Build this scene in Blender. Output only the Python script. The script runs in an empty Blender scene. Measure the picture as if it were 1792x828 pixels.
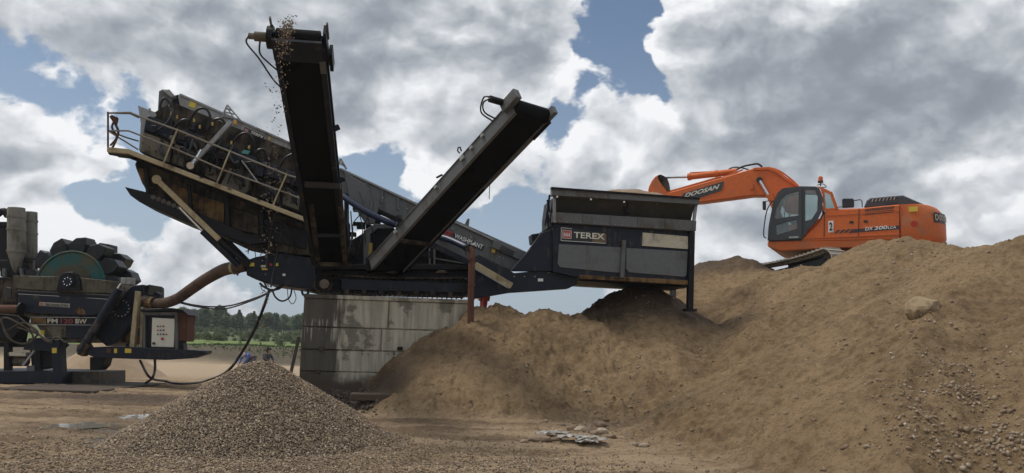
import bpy, math, random
import numpy as np
from mathutils import Vector, Matrix
random.seed(7)
RNG = np.random.default_rng(11)
scene = bpy.context.scene
COL = scene.collection
R = math.radians
# ------------------------------------------------------------------ camera
F_PX, CU, CV = 1400.0, 896.0, 414.0          # focal length and centre, in the photo's pixels
PITCH, ROLL, CAMZ = math.atan(190.0/1400.0), R(1.6), 1.6
FW = Vector((0, math.cos(PITCH), math.sin(PITCH)))
UP0 = Vector((0, -math.sin(PITCH), math.cos(PITCH)))
RT0 = Vector((1, 0, 0))
RT = RT0*math.cos(ROLL) + UP0*math.sin(ROLL)
UPV = UP0*math.cos(ROLL) - RT0*math.sin(ROLL)
CAM = Vector((0, 0, CAMZ))
cam_d = bpy.data.cameras.new('camera'); cam = bpy.data.objects.new('camera', cam_d); COL.objects.link(cam)
cam_d.sensor_width = 36.0; cam_d.lens = F_PX/1792.0*36.0
cam_d.clip_start = 0.1; cam_d.clip_end = 6000
M = Matrix((RT, UPV, -FW)).transposed().to_4x4(); M.translation = CAM
cam.matrix_world = M
scene.camera = cam
scene.render.resolution_x = 1024; scene.render.resolution_y = 473

def ray(u, v):
    return FW + RT*((u-CU)/F_PX) + UPV*((CV-v)/F_PX)
def P(u, v, Y):                               # the point seen at photo pixel (u, v) that stands Y metres ahead
    d = ray(u, v); return CAM + d*(Y/d.y)

# ------------------------------------------------------------------ light
scene.view_settings.view_transform = 'Standard'; scene.view_settings.look = 'None'
scene.view_settings.gamma = 1; scene.view_settings.use_curve_mapping = False
scene.view_settings.exposure = 0.08
SUN_EL, SUN_AZ = R(62), R(-78)                 # azimuth measured from +Y towards +X: ahead of the camera, high
sun_dir = Vector((math.sin(SUN_AZ)*math.cos(SUN_EL), math.cos(SUN_AZ)*math.cos(SUN_EL), math.sin(SUN_EL)))
sd = bpy.data.lights.new('sun', 'SUN'); sd.energy = 2.1; sd.angle = R(14); sd.color = (1.0, 0.94, 0.85)
so = bpy.data.objects.new('sun', sd); COL.objects.link(so)
so.rotation_euler = sun_dir.to_track_quat('Z', 'Y').to_euler(); so.location = (0, 0, 60)

world = bpy.data.worlds.new('World'); scene.world = world; world.use_nodes = True
wt = world.node_tree; wt.nodes.clear(); WN = wt.nodes.new; WL = wt.links.new
def wmath(op, a, b=None, c=None, clamp=False):
    n = WN('ShaderNodeMath'); n.operation = op; n.use_clamp = clamp
    for i, x in enumerate((a, b, c)):
        if x is None: continue
        if isinstance(x, (int, float)): n.inputs[i].default_value = x
        else: WL(x, n.inputs[i])
    return n.outputs[0]
def wrange(x, a, b, c=0.0, d=1.0, smooth=True):
    n = WN('ShaderNodeMapRange'); n.interpolation_type = 'SMOOTHSTEP' if smooth else 'LINEAR'
    WL(x, n.inputs[0])
    for i, q in enumerate((a, b, c, d)): n.inputs[i+1].default_value = q
    return n.outputs[0]
def wvec(op, a, b=None, s=None):
    n = WN('ShaderNodeVectorMath'); n.operation = op
    for i, x in enumerate((a, b)):
        if x is None: continue
        if isinstance(x, (tuple, Vector)): n.inputs[i].default_value = tuple(x)
        else: WL(x, n.inputs[i])
    if s is not None: n.inputs['Scale'].default_value = s
    return n.outputs['Value'] if op in ('DISTANCE', 'DOT_PRODUCT', 'LENGTH') else n.outputs[0]
def wmix(f, a, b):
    n = WN('ShaderNodeMix'); n.data_type = 'RGBA'; n.clamp_factor = True
    if isinstance(f, (int, float)): n.inputs[0].default_value = f
    else: WL(f, n.inputs[0])
    for k, x in ((6, a), (7, b)):
        if isinstance(x, tuple): n.inputs[k].default_value = (*x, 1)
        else: WL(x, n.inputs[k])
    return n.outputs[2]
def wnoise(vec, sc, det, rough=0.55, dist=0.0, col=False):
    n = WN('ShaderNodeTexNoise'); n.inputs['Scale'].default_value = sc; n.inputs['Detail'].default_value = det
    n.inputs['Roughness'].default_value = rough; n.inputs['Distortion'].default_value = dist; WL(vec, n.inputs['Vector'])
    return n.outputs['Color'] if col else n.outputs['Fac']
tc = WN('ShaderNodeTexCoord'); D0 = tc.outputs['Generated']
Dn = wvec('NORMALIZE', D0)
# clouds grow flatter towards the horizon: squeeze the height axis of the sampling space
Dq = wvec('MULTIPLY', Dn, (1, 1, 1.35))
warp = wvec('SCALE', wvec('SUBTRACT', wnoise(Dq, 5.5, 5, 0.6, col=True), (0.5, 0.5, 0.5)), s=0.20)
Dw = wvec('ADD', Dn, warp)
def density(vec, det):                        # billowy cloud field: broad fBm minus rounded puffs
    a = wnoise(vec, 4.3, det, 0.56, 0.1)
    b = wmath('ABSOLUTE', wmath('SUBTRACT', wnoise(vec, 11.0, max(2, det-4), 0.5), 0.5))
    return wmath('MULTIPLY_ADD', b, -0.55, wmath('MULTIPLY_ADD', a, 1.45, -0.155))
dq1 = wvec('ADD', Dq, wvec('SCALE', warp, s=0.35))
n0 = density(dq1, 9)
ns = density(dq1, 5)
n1 = density(wvec('ADD', dq1, tuple(Vector((sun_dir.x*.4, 0.0, 0.9)).normalized()*0.032)), 5)
# cloud banks and blue openings: (u, v, radius px, coverage, darkness)
BL = [(1085,50,75,-.30,0),(1125,170,60,-.30,0),(1080,130,60,-.2,0),(1030,215,70,-.16,0),(985,240,60,-.24,0),(1120,15,50,-.16,0),(1010,130,45,-.14,0),
      (690,320,105,-.27,0),(635,290,60,-.22,0),(720,240,45,-.16,0),(900,250,40,-.14,0),(290,335,110,-.25,0),(480,470,60,-.2,0),(70,440,50,-.2,0),(215,300,60,-.2,0),(500,480,70,-.1,0),(1000,545,110,-.26,.0),(930,420,70,-.2,0),(880,330,45,-.2,0),(240,385,50,-.16,0),(730,400,60,-.2,0),(850,470,60,-.15,0),(580,330,50,-.2,0),
      (1045,150,34,.16,-.2),(1060,190,26,.1,-.2),(1000,165,30,.12,-.2),(795,240,85,.24,-.30),(760,275,60,.14,-.2),(1225,60,110,.16,-.30),(1170,120,60,.12,-.2),(1070,285,75,.22,-.30),(1000,330,80,.16,-.2),
      (650,90,200,.22,.36),(400,70,150,.14,.16),(110,150,150,.18,.34),(50,280,70,.1,.25),(70,30,110,.16,-.25),(110,235,45,.0,-.4),
      (960,60,90,.16,.05),(560,240,80,.05,-.25),(330,180,90,.0,-.28),(620,200,70,.1,0.05),
      (1470,150,200,.18,.36),(1290,215,90,.12,.32),(1680,120,150,.10,.30),(1390,40,60,-.02,-.25),(1600,220,70,.0,-.2),(1500,290,150,.12,.3),(1750,330,110,.1,-.22),
      (1700,400,110,.0,-.3),(80,350,80,.1,-.15),(160,430,120,.12,-.1),(300,450,130,.12,-.1),(1210,390,90,.1,-.1)]
cov = None; drk = None
for (u, v, r, c, k) in BL:
    w = wrange(wvec('DISTANCE', Dw, ray(u, v).normalized()), 0.0, r*1.75/F_PX, 1.0, 0.0)
    if c: cov = wmath('MULTIPLY_ADD', w, c, cov if cov is not None else 0.0)
    if k: drk = wmath('MULTIPLY_ADD', w, k, drk if drk is not None else 0.0)
rho = wmath('ADD', n0, wmath('ADD', cov, 0.022))
alpha = wrange(rho, 0.435, 0.53)
thick = wrange(rho, 0.50, 0.85, smooth=False)
relief = wmath('SUBTRACT', n1, ns)            # >0 where more cloud lies towards the light
lit = wmath('MULTIPLY_ADD', relief, -2.6, 0.84)
lit = wmath('MULTIPLY_ADD', wmath('SUBTRACT', n0, ns), 2.2, lit)
lit = wmath('MULTIPLY_ADD', thick, -0.32, lit)
lit = wmath('MULTIPLY_ADD', drk, -0.62, lit)
lit = wmath('MAXIMUM', wmath('MINIMUM', lit, 1.0), 0.0)
cr = WN('ShaderNodeValToRGB'); WL(lit, cr.inputs[0]); e = cr.color_ramp.elements
e[0].position = 0.0; e[0].color = (.245, .272, .318, 1); e[1].position = 1.0; e[1].color = (.90, .91, .93, 1)
for p_, c_ in ((.25, (.30, .33, .375)), (.5, (.43, .46, .50)), (.75, (.63, .655, .69))):
    q = e.new(p_); q.color = (*c_, 1)
sky = WN('ShaderNodeTexSky'); sky.sky_type = 'NISHITA'; sky.sun_disc = False
sky.sun_elevation = SUN_EL; sky.sun_rotation = SUN_AZ; sky.air_density = 1.0; sky.dust_density = 1.5
blue = wvec('MULTIPLY', wvec('SCALE', sky.outputs[0], s=0.070), (0.86, 1.0, 1.10))
sep = WN('ShaderNodeSeparateXYZ'); WL(Dn, sep.inputs[0])
lowhaze = wrange(sep.outputs[2], 0.0, 0.42, 0.60, 0.10)
blue = wmix(lowhaze, blue, (.48, .56, .66))
skyc = wmix(alpha, blue, cr.outputs[0])
# below the horizon: plain soil-coloured light
skyc = wmix(wrange(sep.outputs[2], -0.06, -0.01), (.10, .082, .065), skyc)
bg = WN('ShaderNodeBackground'); WL(skyc, bg.inputs[0]); bg.inputs[1].default_value = 1.0
wo = WN('ShaderNodeOutputWorld'); WL(bg.outputs[0], wo.inputs[0])
world.cycles.sampling_method = 'MANUAL'; world.cycles.sample_map_resolution = 512

scene.cycles.use_adaptive_sampling = True; scene.cycles.adaptive_threshold = 0.02; scene.cycles.use_denoising = True
scene.cycles.max_bounces = 6; scene.cycles.diffuse_bounces = 3; scene.cycles.glossy_bounces = 3; scene.cycles.transmission_bounces = 4; scene.cycles.transparent_max_bounces = 6

# ------------------------------------------------------------------ helpers
def tag(o, label=None, cat=None, group=None, kind=None):
    if label: o['label'] = label
    if cat: o['category'] = cat
    if group: o['group'] = group
    if kind: o['kind'] = kind
    return o
def thing(name, label, cat, loc, group=None):
    o = bpy.data.objects.new(name, None); COL.objects.link(o); o.location = loc
    o.empty_display_size = 0.3
    o['origin'] = tuple(loc)
    return tag(o, label, cat, group)
def root_of(o):
    while o.parent: o = o.parent
    return o
def link_mesh(name, me, material, parent=None, origin=None):
    """mesh in world coordinates -> object; under a thing it is shifted to the thing's origin"""
    off = Vector((0, 0, 0))
    if parent is not None: off = Vector(root_of(parent).location)
    elif origin is not None: off = Vector(origin)
    if off.length > 0: me.transform(Matrix.Translation(-off))
    if material: me.materials.append(material)
    o = bpy.data.objects.new(name, me); COL.objects.link(o)
    if parent is not None: o.parent = parent
    else: o.location = off
    return o
def copy_tree(o, parent=None):
    c = o.copy(); COL.objects.link(c); c.parent = parent
    for ch in list(o.children): copy_tree(ch, c)
    return c

class MB:
    def __init__(s): s.v = []; s.f = []
    def add(s, vs, fs):
        n = len(s.v); s.v += [tuple(x) for x in vs]; s.f += [tuple(n+i for i in f) for f in fs]; return s
    def prism(s, pts, vec, taper=None):
        n = len(pts); a = [Vector(p) for p in pts]; vec = Vector(vec)
        b = [p+vec for p in a]
        if taper:
            c = sum(b, Vector())/n; b = [c+(p-c)*taper for p in b]
        s.add(a+b, [tuple(range(n)), tuple(range(2*n-1, n-1, -1))]+[(i, i+n, (i+1) % n+n, (i+1) % n) for i in range(n)]); return s
    def hexa(s, q0, q1):                       # two quads, same winding
        s.add(list(q0)+list(q1), [(0,1,2,3), (7,6,5,4)]+[(i, i+4, (i+1) % 4+4, (i+1) % 4) for i in range(4)]); return s
    def bar(s, a, b, w, h=None, up=(0, 0, 1)):
        a = Vector(a); b = Vector(b); h = h or w; d = (b-a).normalized()
        x = d.cross(Vector(up))
        if x.length < 1e-3: x = d.cross(Vector((1, 0, 0)))
        x.normalize(); y = x.cross(d).normalized()
        q = [x*(-w/2)+y*(-h/2), x*(w/2)+y*(-h/2), x*(w/2)+y*(h/2), x*(-w/2)+y*(h/2)]
        return s.hexa([a+k for k in q], [b+k for k in q])
    def box(s, c, sx, sy, sz, ax=None):
        c = Vector(c); X, Y, Z = ax if ax else (Vector((1,0,0)), Vector((0,1,0)), Vector((0,0,1)))
        q = [X*(-sx/2)-Y*(sy/2), X*(sx/2)-Y*(sy/2), X*(sx/2)+Y*(sy/2), X*(-sx/2)+Y*(sy/2)]
        return s.hexa([c+k-Z*(sz/2) for k in q], [c+k+Z*(sz/2) for k in q])
    def tube(s, path, r, n=8, cap=True):
        path = [Vector(p) for p in path]; rr = r if isinstance(r, (list, tuple)) else [r]*len(path)
        base = len(s.v); prev = None
        for i, p in enumerate(path):
            d = (path[min(i+1, len(path)-1)]-path[max(i-1, 0)])
            d = d.normalized() if d.length > 1e-9 else Vector((0, 0, 1))
            if prev is None:
                x = d.cross(Vector((0, 0, 1)))
                if x.length < 1e-2: x = d.cross(Vector((1, 0, 0)))
            else: x = prev - d*prev.dot(d)
            x.normalize(); prev = x; y = d.cross(x)
            for k in range(n):
                t = 2*math.pi*k/n; s.v.append(tuple(p+(x*math.cos(t)+y*math.sin(t))*rr[i]))
        for i in range(len(path)-1):
            for k in range(n):
                a = base+i*n+k; b = base+i*n+(k+1) % n
                s.f.append((a, b, b+n, a+n))
        if cap:
            s.f.append(tuple(base+k for k in range(n))[::-1]); e = base+(len(path)-1)*n
            s.f.append(tuple(e+k for k in range(n)))
        return s
    def cyl(s, a, b, r, n=16): return s.tube([a, b], r, n)
    def holes(s, outer, holes, vec):
        from mathutils.geometry import tessellate_polygon
        loops = [[Vector(p) for p in outer]]+[[Vector(p) for p in h] for h in holes]
        # project to the plane for a robust tessellation
        n = Vector(vec).normalized(); x = (loops[0][1]-loops[0][0]).normalized(); y = n.cross(x)
        flat = [[Vector((p.dot(x), p.dot(y), 0)) for p in l] for l in loops]
        tris = tessellate_polygon(flat); allp = [p for l in loops for p in l]; m = len(allp); vec = Vector(vec)
        fs = [t for t in tris]+[(c+m, b+m, a+m) for a, b, c in tris]
        k = 0
        for l in loops:
            q = len(l)
            fs += [(k+i, k+(i+1) % q, k+(i+1) % q+m, k+i+m) for i in range(q)]; k += q
        return s.add(allp+[p+vec for p in allp], fs)
    def build(s, name, material, parent=None, smooth=False, bevel=0.0, origin=None):
        me = bpy.data.meshes.new(name); me.from_pydata(s.v, [], s.f); me.validate()
        import bmesh
        bm = bmesh.new(); bm.from_mesh(me); bmesh.ops.recalc_face_normals(bm, faces=bm.faces)
        if smooth:
            for f in bm.faces: f.smooth = True
            for e in bm.edges:
                if len(e.link_faces) == 2 and e.calc_face_angle(0) > 0.7: e.smooth = False
        bm.to_mesh(me); bm.free()
        o = link_mesh(name, me, material, parent, origin)
        if bevel:
            m = o.modifiers.new('bevel', 'BEVEL'); m.width = bevel; m.segments = 1; m.limit_method = 'ANGLE'; m.angle_limit = R(40)
        return o

def spline(pts, n=8):                          # Catmull-Rom
    p = [Vector(q) for q in pts]; p = [p[0]*2-p[1]]+p+[p[-1]*2-p[-2]]; out = []
    for i in range(1, len(p)-2):
        for k in range(n):
            t = k/n; a, b, c, d = p[i-1:i+3]
            out.append(0.5*((2*b)+(c-a)*t+(2*a-5*b+4*c-d)*t*t+(3*b-a-3*c+d)*t**3))
    out.append(p[-2]); return out

def lettering(name, txt, bl, br, tl, material, parent, shear=0.0, fat=0.0, depth=0.006):
    """letters fitted to the parallelogram bl-br-tl, standing a few mm proud of it"""
    cu = bpy.data.curves.new(name, 'FONT'); cu.body = txt; cu.shear = shear; cu.offset = fat; cu.extrude = 0.01
    cu.resolution_u = 3
    t = bpy.data.objects.new(name, cu); COL.objects.link(t)
    dg = bpy.context.evaluated_depsgraph_get(); dg.update()
    me = bpy.data.meshes.new_from_object(t.evaluated_get(dg)); bpy.data.objects.remove(t)
    n = len(me.vertices); co = np.empty(n*3, dtype=np.float32); me.vertices.foreach_get('co', co); co = co.reshape(-1, 3)
    lo = co.min(0); hi = co.max(0); q = (co-lo)/(hi-lo)
    bl, br, tl = Vector(bl), Vector(br), Vector(tl); nrm = (br-bl).cross(tl-bl).normalized()
    if nrm.dot(CAM-bl) < 0: nrm = -nrm
    w = np.array(bl)+np.outer(q[:, 0], br-bl)+np.outer(q[:, 1], tl-bl)+np.outer(q[:, 2], nrm*depth)
    me.vertices.foreach_set('co', w.astype(np.float32).ravel()); me.materials.clear(); me.update()
    return link_mesh(name, me, material, parent)

# ------------------------------------------------------------------ materials
def nd(nt, typ, **kw):
    n = nt.nodes.new(typ)
    for k, v in kw.items(): setattr(n, k, v)
    return n
def lnk(nt, a, b): nt.links.new(a, b)
def setin(nt, sock, v):
    if isinstance(v, bpy.types.NodeSocket): nt.links.new(v, sock)
    elif isinstance(v, (tuple, list)) and len(v) == 3 and len(sock.default_value) == 4: sock.default_value = (*v, 1)
    else: sock.default_value = v
def mixc(nt, f, a, b, mode='MIX'):
    n = nd(nt, 'ShaderNodeMix', data_type='RGBA', blend_type=mode); n.clamp_factor = True
    setin(nt, n.inputs[0], f); setin(nt, n.inputs[6], a); setin(nt, n.inputs[7], b); return n.outputs[2]
def mrange(nt, x, a, b, c=0., d=1.):
    n = nd(nt, 'ShaderNodeMapRange', interpolation_type='SMOOTHSTEP'); setin(nt, n.inputs[0], x)
    for i, q in enumerate((a, b, c, d)): n.inputs[i+1].default_value = q
    return n.outputs[0]
def fmath(nt, op, a, b):
    n = nd(nt, 'ShaderNodeMath', operation=op); setin(nt, n.inputs[0], a); setin(nt, n.inputs[1], b); return n.outputs[0]
def noise(nt, vec, sc, det=4, rough=.55, out='Fac'):
    n = nd(nt, 'ShaderNodeTexNoise'); n.inputs['Scale'].default_value = sc; n.inputs['Detail'].default_value = det
    n.inputs['Roughness'].default_value = rough; lnk(nt, vec, n.inputs['Vector']); return n.outputs[out]
def scaled(nt, vec, s):
    n = nd(nt, 'ShaderNodeVectorMath', operation='MULTIPLY'); lnk(nt, vec, n.inputs[0]); n.inputs[1].default_value = s; return n.outputs[0]
def bump(nt, h, strength, dist):
    n = nd(nt, 'ShaderNodeBump'); n.inputs['Strength'].default_value = strength; n.inputs['Distance'].default_value = dist
    lnk(nt, h, n.inputs['Height']); return n.outputs[0]
def new_mat(name):
    m = bpy.data.materials.new(name); m.use_nodes = True; nt = m.node_tree; b = nt.nodes['Principled BSDF']
    tcn = nd(nt, 'ShaderNodeTexCoord'); return m, nt, b, tcn.outputs['Object']
DUST = (.17, .125, .08)
def paint(name, col, dirt=DUST, amt=.45, sc=1.6, rough=.55, metal=0.0, streak=.5, chips=None):
    """painted or bare metal with blotchy dust, vertical run marks and scuffs of its own"""
    m, nt, b, oc = new_mat(name)
    n1 = noise(nt, oc, sc, 7, .62); st = noise(nt, scaled(nt, oc, (7, 7, .7)), 1.3, 4, .6); n3 = noise(nt, oc, sc*9, 4, .6)
    f = mrange(nt, fmath(nt, 'ADD', fmath(nt, 'MULTIPLY', n1, 1.0), fmath(nt, 'MULTIPLY', fmath(nt, 'SUBTRACT', st, .5), streak)), .62-amt*.35, .80-amt*.2, 0, min(1, .35+amt))
    v = mixc(nt, mrange(nt, n3, .3, .7), tuple(c*.92 for c in col), tuple(min(1, c*1.07) for c in col))
    c = mixc(nt, f, v, dirt)
    if chips:
        vo = mrange(nt, noise(nt, oc, 7, 6, .7), .64, .67); c = mixc(nt, vo, c, chips)
    lnk(nt, c, b.inputs['Base Color']); setin(nt, b.inputs['Metallic'], metal)
    lnk(nt, mrange(nt, f, 0, 1, rough, min(1, rough+.3)), b.inputs['Roughness'])
    lnk(nt, bump(nt, n3, .15, .004), b.inputs['Normal'])
    b.inputs['Specular IOR Level'].default_value = .22 if metal == 0 else .5
    return m
def plain(name, col, rough=.6, metal=0., vary=.2, sc=6, emit=None):
    m, nt, b, oc = new_mat(name)
    n1 = noise(nt, oc, sc, 4)
    lnk(nt, mixc(nt, n1, tuple(c*(1-vary) for c in col), tuple(min(1, c*(1+vary)) for c in col)), b.inputs['Base Color'])
    setin(nt, b.inputs['Roughness'], rough); setin(nt, b.inputs['Metallic'], metal); return m

NAVY = paint('navy_paint', (.011, .015, .026), amt=.18, rough=.42)
NAVYD = paint('dusty_navy_paint', (.011, .015, .025), dirt=(.07, .054, .040), amt=.28, rough=.5)
BLACKM = paint('black_steel', (.007, .007, .009), dirt=(.028, .022, .017), amt=.2, rough=.5)
BELT = plain('belt_rubber', (.003, .003, .0035), .8); BELT.node_tree.nodes['Principled BSDF'].inputs['Specular IOR Level'].default_value = .12
GREY = paint('grey_paint', (.125, .13, .13), dirt=(.085, .067, .048), amt=.42, rough=.5)
GREYL = paint('light_grey_paint', (.30, .31, .31), dirt=(.14, .11, .08), amt=.40, rough=.55)
PANELG = paint('panel_grey', (.135, .142, .145), dirt=(.085, .068, .048), amt=.34, rough=.45, chips=(.05, .035, .025))
PALE = paint('pale_worn_panel', (.52, .48, .37), dirt=(.10, .08, .06), amt=.22, chips=(.10, .07, .05), rough=.6)
TAN = paint('tan_dusty_steel', (.40, .33, .20), dirt=(.12, .085, .05), amt=.42, rough=.65)
RUST = paint('rusty_steel', (.10, .045, .028), dirt=(.055, .03, .02), amt=.5, rough=.8, chips=(.22, .13, .08))
RUSTP = paint('rusty_pipe', (.115, .055, .038), dirt=(.10, .055, .04), amt=.45, rough=.8)
GRIME = paint('caked_mud_steel', (.075, .058, .038), dirt=(.014, .012, .011), amt=.8, sc=2.2, rough=.75)
GRIMEL = paint('muddy_light_steel', (.17, .145, .105), dirt=(.035, .028, .021), amt=.6, sc=1.4, rough=.7)
MUDTAN = paint('mud_stained_chute', (.20, .12, .05), dirt=(.03, .022, .016), amt=.7, sc=1.8, rough=.8)
CHROME = plain('bright_rod', (.62, .64, .66), .22, 1.0, .1)
HOSE = plain('hose_rubber', (.008, .008, .009), .42)
HOSEBR = paint('muddy_hose', (.10, .065, .045), dirt=(.05, .034, .026), amt=.5, rough=.75)
BLUEPIPE = plain('navy_hose', (.012, .022, .055), .4)
WHITEP = plain('white_paint', (.72, .72, .70), .5, vary=.08)
CREAM = plain('cream_panel', (.68, .66, .56), .5, vary=.06)
REDP = plain('red_paint', (.42, .03, .035), .5)
YEL = plain('yellow_sticker', (.62, .46, .05), .5)
BLK = plain('black_trim', (.012, .012, .013), .45)
ORANGE = paint('orange_paint', (.60, .140, .036), dirt=(.32, .15, .08), amt=.20, rough=.40, streak=.35, sc=1.1)
ORANGED = paint('dusty_orange_paint', (.56, .14, .04), dirt=(.30, .18, .11), amt=.34, rough=.5)
CHAR = plain('charcoal_panel', (.040, .043, .048), .42, vary=.08)
TEAL = paint('teal_paint', (.018, .095, .090), dirt=(.10, .085, .05), amt=.62, rough=.5)
CONC = None
def glass_mat():
    m = bpy.data.materials.new('cab_glass'); m.use_nodes = True; nt = m.node_tree; nt.nodes.clear()
    o = nd(nt, 'ShaderNodeOutputMaterial'); mx = nd(nt, 'ShaderNodeMixShader'); tr = nd(nt, 'ShaderNodeBsdfTransparent'); gl = nd(nt, 'ShaderNodeBsdfGlossy')
    tr.inputs[0].default_value = (.62, .70, .68, 1); gl.inputs['Roughness'].default_value = .03; gl.inputs[0].default_value = (.9, .95, .95, 1)
    fr = nd(nt, 'ShaderNodeFresnel'); fr.inputs[0].default_value = 1.5
    lnk(nt, mrange(nt, fr.outputs[0], 0, 1, .10, 1), mx.inputs[0]); lnk(nt, tr.outputs[0], mx.inputs[1]); lnk(nt, gl.outputs[0], mx.inputs[2]); lnk(nt, mx.outputs[0], o.inputs[0]); return m
GLASS = glass_mat()

# ------------------------------------------------------------------ numeric noise for the ground
_perm = np.random.default_rng(5).permutation(256); _perm = np.concatenate([_perm, _perm, _perm])
_ang = np.random.default_rng(6).random(256)*2*np.pi; _gx, _gy = np.cos(_ang), np.sin(_ang)
def pn(x, y):
    xi = np.floor(x).astype(np.int64); yi = np.floor(y).astype(np.int64); fx = x-xi; fy = y-yi; xi &= 255; yi &= 255
    u = fx*fx*fx*(fx*(fx*6-15)+10); v = fy*fy*fy*(fy*(fy*6-15)+10)
    def g(a, b, dx, dy):
        h = _perm[_perm[(xi+a) & 255]+((yi+b) & 255)]; return _gx[h]*dx+_gy[h]*dy
    n00 = g(0, 0, fx, fy); n10 = g(1, 0, fx-1, fy); n01 = g(0, 1, fx, fy-1); n11 = g(1, 1, fx-1, fy-1)
    a = n00+u*(n10-n00); b = n01+u*(n11-n01); return (a+v*(b-a))*1.4
def fbm(x, y, f, octs, gain=.5):
    s = 0; a = 1.0
    for i in range(octs): s = s+a*pn(x*f+17.3*i, y*f-9.1*i); f *= 2.03; a *= gain
    return s

# ------------------------------------------------------------------ the ground
# the washing plant, its wall and the hopper share one slightly receding vertical plane
MS, MY0 = 0.15, 20.93
def M_(u, v, dy=0.0):
    d = ray(u, v); t = (MY0+dy)/(d.y-MS*d.x); return CAM+d*t
LAT = Vector((-MS, 1, 0)).normalized()
ALONG = Vector((1, MS, 0)).normalized()

def ridge(X, Y, pts, k, flat=0.0, rnd=0.35):
    """height of loose material heaped along a crest line and lying at its angle of repose"""
    best = None
    for a, b in zip(pts[:-1], pts[1:]):
        ax, ay, az = a[:3]; bx, by, bz = b[:3]; dx, dy = bx-ax, by-ay; L = dx*dx+dy*dy+1e-9
        t = np.clip(((X-ax)*dx+(Y-ay)*dy)/L, 0, 1); d = np.hypot(X-ax-t*dx, Y-ay-t*dy)
        ka = a[3] if len(a) > 3 else k; kb = b[3] if len(b) > 3 else k
        d = np.maximum(0, d-flat); h = az+t*(bz-az)-(ka+t*(kb-ka))*(np.sqrt(d*d+rnd*rnd)-rnd)
        best = h if best is None else np.maximum(best, h)
    return best
def PZ(u, v, Y, k=None):
    p = P(u, v, Y); return (p.x, p.y, p.z) if k is None else (p.x, p.y, p.z, k)
RIDGES = [
    dict(pts=[PZ(845,534,21.0), PZ(905,538,21.1), PZ(1000,552,21.3), PZ(1085,566,21.6), (5.2,22.0,2.35)], k=.80),                      # mound against the wall
    dict(pts=[(1.2,26.5,2.0),(5,26.0,2.15),(12,27,2.4),(22,27,2.4)], k=.6, flat=4.6),                        # working level behind
    dict(pts=[(3.75,23.1,3.45),(3.9,23.6,3.45)], k=.66),                                                # pile under the hopper
    dict(pts=[PZ(1235,462,27.5), PZ(1290,452,27.5), (9.2,28.0,4.3)], k=.62),
    dict(pts=[(9.5,26.6,3.45),(14.5,27.8,3.7)], k=.62, flat=1.9),                                          # the digger's level
    dict(pts=[PZ(1335,477,25.6,.7), PZ(1400,463,24.6,.7), PZ(1442,466,24.3,.66), PZ(1489,453,23.4,.62), PZ(1535,422,22.6,.60), PZ(1620,421,21.4,.60), PZ(1700,437,19.8,.58), PZ(1745,434,18.0,.56), PZ(1795,415,15.8,.53), (11.2,13.2,3.9,.56), (12.8,9.5,4.0,.60), (15,5,4,.6)], k=.6),
    dict(pts=[(10.2,14.2,3.75), PZ(1655,512,13.4), PZ(1592,605,11.9), PZ(1572,695,10.8), PZ(1590,828,9.3)], k=.66, rnd=.06),          # nearer spur
    dict(pts=[(-6.0,19.7,.30),(-3.0,20.0,.42)], k=.5, rnd=.2),                                            # spill along the wall's foot
]
PUDDLES = []
def pud(u0, v0, u1, v1): PUDDLES.append((u0, v0, u1, v1))
def ground_point(u, v, z=0.0):
    d = ray(u, v); t = (z-CAMZ)/d.z; return CAM+d*t
PUD = []
for u0, v0, u1, v1, dp in [(196,750,250,757,.05),(240,726,306,730,.05),(195,677,238,676,.05),(128,741,150,743,.04),(205,766,222,767,.04)]:
    a = ground_point(u0, v0); b = ground_point(u1, v1); PUD.append((a.x, a.y, b.x, b.y, dp))

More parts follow.
